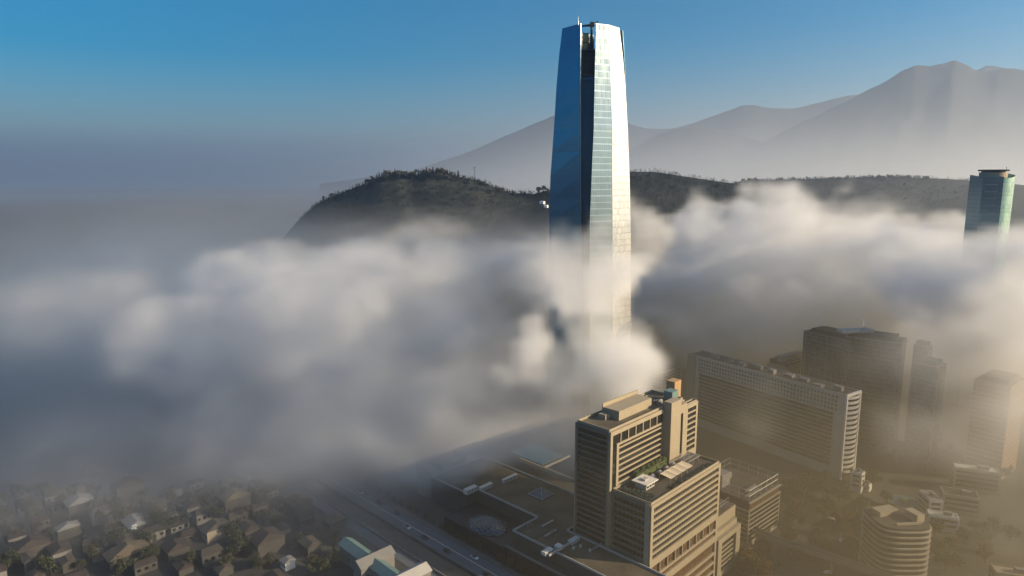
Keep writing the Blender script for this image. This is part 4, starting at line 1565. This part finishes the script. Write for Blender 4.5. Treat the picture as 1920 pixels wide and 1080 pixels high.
MB().obox(Vector((pk[0].x, pk[0].y, 33.0)) - dn * .4 + Vector((d_.x, d_.y, 0)) * .2, Vector((d_.x, d_.y, 0)) * Lk * .98, dn * .3, (0, 0, .8)).build('railing', 'metal', KB)


# ------------------------------------------------------------------ dark office towers at the right
def curtain_tower(name, label, u0, v0, u1, v1, zt, width, m0, m1, fin=0, finmat='concrete', roof='roof_dark', group=None):
    a, b = P(u0, v0, zt), P(u1, v1, zt)
    t = thing(name, label, 'building', (a.x, a.y, GZ), group)
    pl = rect(a, b, width)
    f0, f1 = MB(), MB()
    n = 4
    acc = 0
    for i in range(4):
        p, q = pl[i], pl[(i + 1) % 4]
        l = (q - p).length
        tgt = f1 if i == 1 else f0
        tgt.quad((p.x, p.y, GZ), (q.x, q.y, GZ), (q.x, q.y, zt), (p.x, p.y, zt), ((0, GZ), (l, GZ), (l, zt), (0, zt)))
    f0.build('curtain_wall', m0, t)
    o = f1.build('curtain_wall', m1, t)
    if m1 != m0:
        o['label'] = 'sunlit side with thin floor lines'
    r = MB()
    r.prism(pl, zt - .3, zt + .02, True)
    ins = [lerp(Vector(p), (pl[0] + pl[2]) / 2, .25) for p in pl]
    r.prism(ins, zt + .03, zt + 4)
    r.build('roof', roof, t)
    pr = MB()
    for i in range(4):
        p, q = pl[i], pl[(i + 1) % 4]
        d = (q - p)
        l = d.length
        d.normalize()
        pr.obox((p.x, p.y, zt + .03), (d.x * (l - .5), d.y * (l - .5), 0), (-d.y * .5, d.x * .5, 0), (0, 0, 1.1))
    pr.build('parapet', finmat, t)
    if fin:
        fm = MB()
        p, q = pl[0], pl[1]
        d = (q - p)
        l = d.length
        d.normalize()
        k = fin / 2
        while k < l - .5:
            fm.obox((p.x + d.x * k + d.y * .6, p.y + d.y * k - d.x * .6, GZ), (d.x * .6, d.y * .6, 0), (-d.y * .58, d.x * .58, 0), (0, 0, zt - GZ))
            k += fin
        fm.build('fin', finmat, t)
    return t, pl


curtain_tower('office_tower', 'dark tower with vertical pale fins behind the slab building', 1507, 622, 1588, 640, 62, 24, 'dark_curtain', 'dark_curtain', 5.2)
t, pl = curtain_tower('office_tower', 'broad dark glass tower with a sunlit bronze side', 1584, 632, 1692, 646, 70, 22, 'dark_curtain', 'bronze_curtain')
ctr = (pl[0] + pl[2]) / 2
q = P(1600, 627, 74)
MB().box(ctr.x - 14, ctr.y + 4, 74.05, 26, 8, 2.2, .1).build('roof_box', 'offwhite', t)
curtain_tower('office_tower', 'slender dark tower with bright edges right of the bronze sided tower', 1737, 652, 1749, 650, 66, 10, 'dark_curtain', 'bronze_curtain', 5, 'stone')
curtain_tower('apartment_tower', 'hazy beige apartment tower at the right picture edge', 1896, 728, 1925, 712, 52, 22, 'bronze_curtain', 'bronze_curtain', 0, 'stone')
curtain_tower('office_tower', 'pale ghostly tower half lost in fog right of the slender tower', 1756, 690, 1775, 684, 56, 16, 'dark_curtain', 'bronze_curtain', 6, 'stone')
# bright white rooftop panel catching the sun
q0 = D(1619, 606, 504)
WP = thing('rooftop_sail', 'bright white trapezoid panel catching the sun above a dark roof', 'panel', (q0.x, q0.y, q0.z - 6))
nrm = Vector((.75, -.65, .25)).normalized()
ux = Vector((.655, .755, 0)).normalized()
uz = Vector((0, 0, 1))
pp = MB()
for off in (0,):
    c = [q0 - ux * 2.6 - uz * 3.2, q0 + ux * 3.6 - uz * 2.6, q0 + ux * 1.9 + uz * 3.0, q0 - ux * 2.4 + uz * 2.8]
    pp.face(c)
o = pp.build('sheet', 'white_metal', WP)
o.modifiers.new('t', 'SOLIDIFY').thickness = .25
m = MB().tube(q0 - ux * 2 - uz * 3, (q0.x - 1, q0.y + 2, q0.z - 11), .3, n=6).tube(q0 + ux * 3 - uz * 2.6, (q0.x + 2.4, q0.y + 3, q0.z - 11), .3, n=6)
m.build('support', 'metal', WP)

# ------------------------------------------------------------------ round tower at the right
c_ = D(1853, 400, 600)
RT = thing('round_tower', 'green glass tower with a curved side and a flat disc crown at right', 'skyscraper', (c_.x, c_.y, GZ))
ztop = D(1856, 334, 600).z
cx, cy = c_.x, c_.y
R_ = 16.8
arc = [(cx + R_ * .96 * math.sin(a) + 0, cy - R_ * math.cos(a)) for a in np.linspace(math.radians(-6), math.radians(130), 22)]
f = MB()
acc = 0
for i in range(len(arc) - 1):
    p, q = arc[i], arc[i + 1]
    l = math.hypot(q[0] - p[0], q[1] - p[1])
    s0, s1 = i / (len(arc) - 1), (i + 1) / (len(arc) - 1)
    za, zb_ = ztop + 5 * abs(s0 - .1) * 1.2, ztop + 5 * abs(s1 - .1) * 1.2
    f.quad((p[0], p[1], GZ), (q[0], q[1], GZ), (q[0], q[1], zb_), (p[0], p[1], za), ((acc, GZ), (acc + l, GZ), (acc + l, zb_), (acc, za)))
    acc += l
f.build('curved_facade', 'ttn_right', RT, True)
f = MB()
lp = [arc[0], (cx - 15.0, cy - 10), (cx - 16.5, cy + 5), (cx - 7, cy + 15), arc[-1]]
for p, q in zip(lp[1:], lp[:-1]):
    l = math.hypot(q[0] - p[0], q[1] - p[1])
    f.quad((p[0], p[1], GZ), (q[0], q[1], GZ), (q[0], q[1], ztop + 1), (p[0], p[1], ztop + 3), ((0, GZ), (l, GZ), (l, ztop + 1), (0, ztop + 3)))
f.build('flat_facade', 'ttn_left', RT)
p, q = Vector(lp[1]), Vector(lp[0])
d_ = (q - p)
l = d_.length
d_.normalize()
for k in range(24):
    z_ = ztop - 6 - k * 6
    MB().obox((p.x + d_.x * 2 + d_.y * .35, p.y + d_.y * 2 - d_.x * .35, z_), (d_.x * l * .62, d_.y * l * .62, 0), (-d_.y * .34, d_.x * .34, 0), (0, 0, .9)).build('floor_band', 'concrete', RT)
rfp = [Vector(a) for a in arc] + [Vector(lp[3]), Vector(lp[2]), Vector(lp[1])]
MB().prism([lerp(Vector(p), Vector((cx, cy)), .03) for p in rfp], ztop - 2, ztop - .5).build('roof', 'roof_dark', RT)


def disc(x, y, z0, z1, r, n=32, r2=None):
    m = MB()
    m.tube((x, y, z0), (x, y, z1), r, r2 or r, n)
    return m


disc(cx + .5, cy, ztop - .4, ztop + 5.0, 10.5).build('crown_drum', 'stone', RT)
disc(cx + .5, cy, ztop + 5.05, ztop + 6.0, 9.0).build('crown_band', 'dark_metal', RT)
disc(cx + .5, cy, ztop + 6.05, ztop + 7.4, 11.4, r2=11.8).build('crown_disc', 'dark_metal', RT)
MB().tube((cx + 8, cy - 5, ztop + 7.4), (cx + 8, cy - 5, ztop + 10), .2, n=5).build('antenna', 'dark_metal', RT)

# ------------------------------------------------------------------ lower right: round cornered block, pavilions, bridge
zc = 16.0
q = P(1690, 985, zc)
RB = thing('apartment_block', 'dark apartment block with rounded corner and thin balcony lines at lower right', 'building', (q.x, q.y, GZ))
cxx, cyy = q.x + 2, q.y + 8
plan = [(cxx + 13.5 * math.copysign(abs(math.cos(a)) ** .6, math.cos(a)), cyy + 13 * math.copysign(abs(math.sin(a)) ** .6, math.sin(a))) for a in np.linspace(0, 2 * PI, 28, endpoint=False)]
MB().prism(plan, GZ, zc).build('wall', 'dark_metal', RB)
zz = GZ + 2.5
while zz < zc - 1:
    pl2 = [(cxx + (x - cxx) * 1.06, cyy + (y - cyy) * 1.06) for x, y in plan]
    MB().prism(pl2, zz, zz + .8).build('balcony', 'stone_dark', RB)
    zz += 3
MB().prism([(cxx + (x - cxx) * .97, cyy + (y - cyy) * .97) for x, y in plan], zc + .01, zc + .4).build('roof', 'roof_dark', RB)
m = MB().box(cxx - 4, cyy + 4, zc + .41, 12, 6, 2.6, .3).box(cxx + 8, cyy - 2, zc + .41, 5, 8, 4, .3).box(cxx + 2, cyy - 8, zc + .41, 14, 1, 1, .1)
m.build('roof_box', 'stone', RB)
q = P(1695, 942, GZ)
PL = thing('fountain', 'round pale green plaza pool with a yellowish centre behind the rounded block', 'fountain', (q.x, q.y, GZ))
disc(q.x, q.y, GZ, GZ + .5, 9.5, 36).build('basin', 'teal', PL)
disc(q.x + 1.5, q.y + 1, GZ + .51, GZ + 2.0, 2.2, 16).build('pedestal', 'yellow', PL)
disc(q.x, q.y, GZ + .51, GZ + .56, 8.8, 36).build('water', 'glass_blue', PL)


def low_block(u, v, z, la, lb, h, rot, label, m='stone', roof='roof', name='low_building', cat='building', group=None):
    q = P(u, v, z)
    t = thing(name, label, cat, (q.x, q.y, GZ), group)
    r = rot
    ex, ey = Vector((math.cos(r), math.sin(r))), Vector((-math.sin(r), math.cos(r)))
    c = Vector((q.x, q.y))
    poly = [c - ex * la / 2 - ey * lb / 2, c + ex * la / 2 - ey * lb / 2, c + ex * la / 2 + ey * lb / 2, c - ex * la / 2 + ey * lb / 2]
    ribbon_block(t, poly, GZ, z, 3.2, 1.5, m, 'glass', 1.2, 1.2, faces=(0, 1, 3), depth=.35, roofmat=roof, parapet=.7)
    MB().box(c.x + ex.x * la * .15, c.y + ex.y * la * .15, z + .14, la * .25, lb * .3, 2.2, r).build('roof_box', 'concrete', t)
    return t


AR = math.atan2(e1.y, e1.x)
low_block(1768, 965, -6, 16, 7, 9, AR - 1.2, 'pale low block beside the plaza, nearest the rounded block', 'white', 'offwhite')
low_block(1745, 930, -4, 8, 14, 11, AR - .9, 'narrow pale grey block standing end-on behind the plaza', 'offwhite', 'concrete')
low_block(1830, 878, 0, 26, 10, 15, AR - 1.2, 'long hazy low block with a pale roof at far right', 'stone', 'offwhite')
low_block(1800, 925, -4, 20, 12, 11, AR - 1.2, 'brown roofed low block between the plaza and the long hazy block', 'stone_dark', 'tile')
low_block(1900, 1072, -3, 18, 9, 12, AR - 1.1, 'pale low building at the bottom right corner', 'stone', 'stone')
low_block(1609, 885, -2, 7, 7, 13, AR, 'small white cube building at the foot of the balcony end', 'white', 'offwhite')
low_block(1625, 908, -11, 6, 5, 4, AR, 'tiny white kiosk near the foot of the balcony end', 'white', 'offwhite', 'kiosk', 'kiosk')
low_block(1870, 800, 8, 24, 16, 23, AR - 1.0, 'dim mid-rise lost in haze below the round tower', 'stone_dark', 'roof')
low_block(1380, 720, 4, 30, 16, 19, AR, 'dim flat-roofed block between the hotel and the slab building', 'stone_dark', 'roof')
low_block(1245, 690, 8, 34, 18, 23, AR, 'dim long block beyond the hotel and right of the skyscraper', 'stone_dark', 'roof')

# curved footbridge with a translucent parapet
pts = [P(u, v, -7) for u, v in ((1398, 980), (1420, 1000), (1450, 1014), (1500, 1030), (1560, 1049), (1632, 1074), (1700, 1100))]
FB = thing('footbridge', 'long pale footbridge sloping away from the annex to the lower right', 'bridge', tuple(pts[2].xy) + (GZ,))
dk, pa1, pa2 = MB(), MB(), MB()
for a, b in zip(pts[:-1], pts[1:]):
    d_ = (b - a).normalized()
    n_ = Vector((-d_.y, d_.x, 0))
    dk.obox(a - n_ * 2 + Vector((0, 0, -.5)), b - a, n_ * 4, (0, 0, .5))
    pa1.obox(a - n_ * 2.15, b - a, n_ * .12, (0, 0, 2.2))
    pa2.obox(a + n_ * 2.03, b - a, n_ * .12, (0, 0, 2.2))
dk.build('deck', 'pave', FB)
pa1.build('parapet', 'concrete', FB)
pa2.build('parapet', 'concrete', FB)
for p in pts[1:-1]:
    MB().tube((p.x, p.y, GZ), (p.x, p.y, -7.5), .6, .5, 10).build('pier', 'stone', FB)
rl = MB()
for a, b in zip(pts[:-1], pts[1:]):
    d_ = (b - a).normalized()
    n_ = Vector((-d_.y, d_.x, 0))
    for s_ in (-2.09, 2.09):
        rl.tube(a + n_ * s_ + Vector((0, 0, 2.35)), b + n_ * s_ + Vector((0, 0, 2.35)), .13, n=6)
rl.build('handrail', 'stone', FB)


# cars
def car(u, v, rot, m, label, group=None):
    q = P(u, v, GZ)
    t = thing('parked_car', label, 'car', (q.x, q.y, GZ + .01), group)
    c, s = math.cos(rot), math.sin(rot)

    def T(x, y, z):
        return (q.x + x * c - y * s, q.y + x * s + y * c, GZ + .012 + z)
    b = MB()
    prof = [(-2.2, .35), (-2.2, .85), (-1.6, .95), (-1.2, 1.42), (.5, 1.45), (1.1, .98), (2.1, .82), (2.25, .35)]
    for y in (-.88, .88):
        pts_ = [T(x, y, z) for x, z in prof]
        b.face(pts_ if y > 0 else list(reversed(pts_)))
    for (x0, z0), (x1, z1) in zip(prof, prof[1:] + prof[:1]):
        b.quad(T(x0, -.88, z0), T(x1, -.88, z1), T(x1, .88, z1), T(x0, .88, z0))
    b.build('body', m, t)
    gl = MB()
    for y in (-.89, .89):
        gl.face([T(x, y, z) for x, z in ((-1.45, .97), (-1.1, 1.36), (.45, 1.38), (.95, 1.0))])
    gl.quad(T(.55, -.75, 1.44), T(1.08, -.75, 1.0), T(1.08, .75, 1.0), T(.55, .75, 1.44))
    gl.build('window', 'glass', t)
    for x in (-1.4, 1.4):
        for y in (-.8, .8):
            MB().tube(T(x, y - .12, .33), T(x, y + .12, .33), .33, n=12).build('wheel', 'tyre', t)


for (u, v, r_, m_, lab) in [(1559, 975, 2.2, 'car_white', 'white car alone on the park road below the balcony end'), (1508, 921, 1.0, 'car_white', 'pale car between trees left of the slab foot'),
                            (1532, 1013, .4, 'car_dark', 'dark car on the park road above the footbridge'), (1480, 905, .9, 'car_red', 'red car by the trees next to the office block'),
                            (1578, 1014, .7, 'car_white', 'small white car under the trees above the footbridge'), (1552, 1075, .2, 'car_white', 'white car below the footbridge near the bottom edge'),
                            (1635, 893, .3, 'car_dark', 'dark car beside the white kiosk'), (1525, 1070, .2, 'car_dark', 'dark car below the footbridge next to a white one')]:
    car(u, v, r_, m_, lab)
random.seed(21)
for k in range(9):
    t_ = .14 + .06 * k + random.uniform(-.01, .01)
    q = rv[0].lerp(rv[1], t_) + nv * random.choice((-2.7, 2.7))
    dxy = q
    # project to pixel-free placement: direct plan coordinates
    car_q = (q.x, q.y)
    tt = thing('parked_car', 'small car on the pale avenue in front of the mall', 'car', (q.x, q.y, GL + .01), 'cars on the avenue')
    rot = math.atan2(dv.y, dv.x)
    c, s = math.cos(rot), math.sin(rot)
    m_ = ['car_white', 'car_dark', 'car_dark'][k % 3]
    b = MB().box(q.x, q.y, L2 + .3, 4.4, 1.8, .6, rot)
    b.build('body', m_, tt)
    MB().box(q.x - c * .2, q.y - s * .2, L2 + .91, 2.3, 1.6, .5, rot).build('cabin', 'glass', tt)
    for ax in (-1.4, 1.4):
        for ay in (-.8, .8):
            px_, py_ = q.x + c * ax - s * ay, q.y + s * ax + c * ay
            MB().tube((px_ + s * .1, py_ - c * .1, L2 + .33), (px_ - s * .1, py_ + c * .1, L2 + .33), .33, n=10).build('wheel', 'tyre', tt)

# ------------------------------------------------------------------ lower left: pale winged building and small houses
bx = P(700, 1048, GL)
CH = thing('winged_building', 'pale green roofed building of gabled wings at the bottom edge', 'building', (bx.x, bx.y, GL))


def gable(p0, p1, w, zt, rise, wall, roof):
    d_ = (p1 - p0)
    d_.z = 0
    l = d_.length
    d_.normalize()
    n_ = Vector((-d_.y, d_.x, 0))
    b0 = Vector((p0.x, p0.y, GL))
    MB().obox(b0 - n_ * w / 2, d_ * l, n_ * w, (0, 0, zt - GL)).build('wing_wall', wall, CH)
    r = MB()
    a0 = Vector((p0.x, p0.y, zt + .02)) - d_ * .6
    a1_ = a0 + d_ * (l + 1.2)
    h = Vector((0, 0, rise))
    o = n_ * (w / 2 + .6)
    r.face([a0 - o, a1_ - o, a1_ + h, a0 + h])
    r.face([a1_ + o, a0 + o, a0 + h, a1_ + h])
    r.face([a0 + o, a0 - o, a0 + h])
    r.face([a1_ - o, a1_ + o, a1_ + h])
    r.face([a0 - o, a0 + o, a1_ + o, a1_ - o])
    r.build('wing_roof', roof, CH)
    for k in range(int(l / 5)):
        q = b0 + d_ * (2.5 + k * 5) + Vector((0, 0, 2))
        MB().obox(q - n_ * (w / 2 + .04), d_ * 1.6, n_ * .05, (0, 0, 2.4)).build('window', 'glass', CH)


g0, g1 = P(648, 1012, GL + 9), P(760, 1092, GL + 9)
gable(g0, g1, 7, GL + 8, 2.3, 'concrete', 'teal')
mid = g0.lerp(g1, .47)
dg_ = (g1 - g0).normalized()
ng_ = Vector((-dg_.y, dg_.x, 0))
gable(mid - ng_ * 8, mid + ng_ * 10, 7, GL + 9, 2.6, 'concrete', 'concrete')
mid2 = g0.lerp(g1, .92)
gable(mid2 - ng_ * 5, mid2 + ng_ * 14, 8, GL + 8.5, 2.5, 'concrete', 'offwhite')
hs_ = [
    (253, 990, 9, 14, 4, AR, 'dark_wall', 'concrete', 'pale house with two bright roof patches at lower left'),
    (405, 1005, 12, 9, 6, AR, 'stone_dark', 'roof_dark', 'dim beige house right of the pale patched house'),
    (500, 1030, 14, 12, 7, AR, 'dark_wall', 'tile', 'brown roofed house in the dark streets left of the winged building'),
    (240, 1050, 18, 10, 5, AR, 'dark_wall', 'roof', 'long grey house below the pale patched house'),
    (628, 985, 10, 7, 4, AR, 'dark_wall', 'roof', 'small grey house behind the winged building'),
    (540, 1064, 5, 5, 4, AR, 'white', 'concrete', 'tiny white hut left of the winged building'),
    (128, 1000, 10, 6, 4, AR, 'dark_wall', 'concrete', 'narrow pale house near the left bottom corner'),
    (60, 1040, 14, 10, 6, AR, 'dark_wall', 'tile', 'dark tiled house at the left bottom corner'),
    (240, 930, 14, 12, 8, AR, 'dark_wall', 'tile', 'taller dim house beyond the pale patched house'),
    (330, 1040, 10, 10, 5, AR, 'dark_wall', 'tile', 'dark tiled house between the grey house and the beige house'),
    (440, 950, 14, 10, 7, AR, 'dark_wall', 'roof', 'faint grey house in the fog above the beige house'),
    (560, 960, 12, 10, 7, AR, 'dark_wall', 'tile', 'faint tiled house in the fog above the brown roofed house'),
    (150, 960, 12, 10, 7, AR, 'dark_wall', 'concrete', 'faint dark house in the fog at far left'),
    (590, 1010, 9, 8, 5, AR, 'dark_wall', 'tile', 'small dark tiled house between the tiny hut and the small grey house'),
]
for (u, v, w_, l_, h_, r_, wm, rm, lab) in hs_:
    house(u, v, 0, w_, l_, h_, r_, lab, wm, rm, z=GL + .01)
random.seed(77)
placed = [P(h[0], h[1], GL) for h in hs_] + [g0.lerp(g1, x / 4) for x in range(5)]
tries = 0
while tries < 900 and len(placed) < 95:
    tries += 1
    u, v = random.uniform(-20, 690), random.uniform(925, 1078)
    q = P(u, v, GL)
    o_ = q - Fc
    ga, gb = round(o_.dot(e1) / 12.5) * 12.5, round(o_.dot(e2) / 14) * 14
    q = Vector((*pt(Fc, ga, gb), GL))
    if any((q - p_).xy.length < 12 for p_ in placed) or -36 < (q - rv[0]).dot(nv) < 12:
        continue
    placed.append(q)
    d = q.y
    t_ = house(0, 0, 0, random.uniform(5, 8), random.uniform(6, 11), random.uniform(2.5, 5.5), AR + random.choice((0, PI / 2)), 'low dim house in the dark foggy streets at lower left', random.choice(['dark_wall', 'dark_wall', 'concrete']), random.choice(['tile', 'tile', 'roof_dark']), z=GL + .01, group='houses in the dark streets', at=q)
q = P(252, 985, GL + 6.4)
sh2 = thing('roof_panel', 'bright pale sheet pair lying on the patched house roof', 'panel', (q.x, q.y, GL + 6.2))
MB().box(q.x, q.y, GL + 6.2, 2.2, 2.2, .2, AR).box(q.x + 1.5, q.y - 3, GL + 6.2, 2.2, 2.2, .2, AR).build('sheet', 'white_metal', sh2)

# ------------------------------------------------------------------ trees of the park and streets
random.seed(33)
BLOCK = []


def scatter(n, us, vs, kinds, wts, label, group, smin=.7, smax=1.25, avoid=None, gz=GZ):
    k = 0
    while k < n:
        u, v = random.uniform(*us), random.uniform(*vs)
        if avoid and avoid(u, v):
            continue
        q = P(u, v, gz)
        kind = random.choices(kinds, wts)[0]
        tree(kind, q.x, q.y, gz, random.uniform(smin, smax), KW[kind] + ' ' + label, group, sx=random.uniform(.95, 1.25))
        k += 1


def in_park(u, v):
    return abs((v - 985) - (u - 1560) * -.62) < 14 or (u > 1660 and v > 950)


scatter(70, (1470, 1670), (905, 1060), ['round', 'tall', 'autumn'], [5, 2, 2], 'in the dim park below the slab building', 'park trees below the slab building', avoid=in_park)
scatter(16, (1385, 1450), (1035, 1085), ['autumn', 'round'], [4, 2], 'beside the annex and under the footbridge start', 'trees by the annex', .7, 1.1)
scatter(26, (1650, 1900), (820, 905), ['round', 'tall'], [4, 2], 'in the haze behind the plaza', 'trees behind the plaza')
scatter(20, (1190, 1290), (590, 660), ['round', 'tall'], [4, 1], 'in the dim gap right of the skyscraper', 'trees right of the skyscraper')
scatter(14, (1750, 1900), (985, 1075), ['round', 'autumn'], [4, 1], 'right of the rounded apartment block', 'trees right of the rounded block')


def near_b(u, v):
    q = P(u, v, GL)
    s = (q - rv[0]).dot(nv)
    if -36 < s < 12:
        return True
    return any(abs(u - h[0]) < 26 and abs(v - h[1]) < 20 for h in hs_) or (640 < u < 790 and v > 985)


scatter(110, (0, 700), (925, 1078), ['round', 'tall', 'conifer'], [5, 1, 1], 'in the dark streets at lower left', 'street trees at lower left', .6, 1.05, near_b, GL)
q0_, q1_ = rv[0] + nv * 9.3, rv[1] + nv * 9.3
for k in range(22):
    q = q0_.lerp(q1_, .12 + k * .026) + nv * random.uniform(-.4, .4)
    tree(random.choice(['round', 'tall']), q.x, q.y, GL, random.uniform(.4, .6), 'dark street tree in the row between the avenue and the mall', 'street trees along the avenue')

# ------------------------------------------------------------------ render settings
S.cycles.volume_bounces = 4
S.cycles.max_bounces = 8
S.cycles.diffuse_bounces = 2
S.cycles.glossy_bounces = 3
S.cycles.volume_step_rate = 3.5
S.cycles.volume_max_steps = 512
S.cycles.use_denoising = True
S.cycles.sample_clamp_indirect = 4
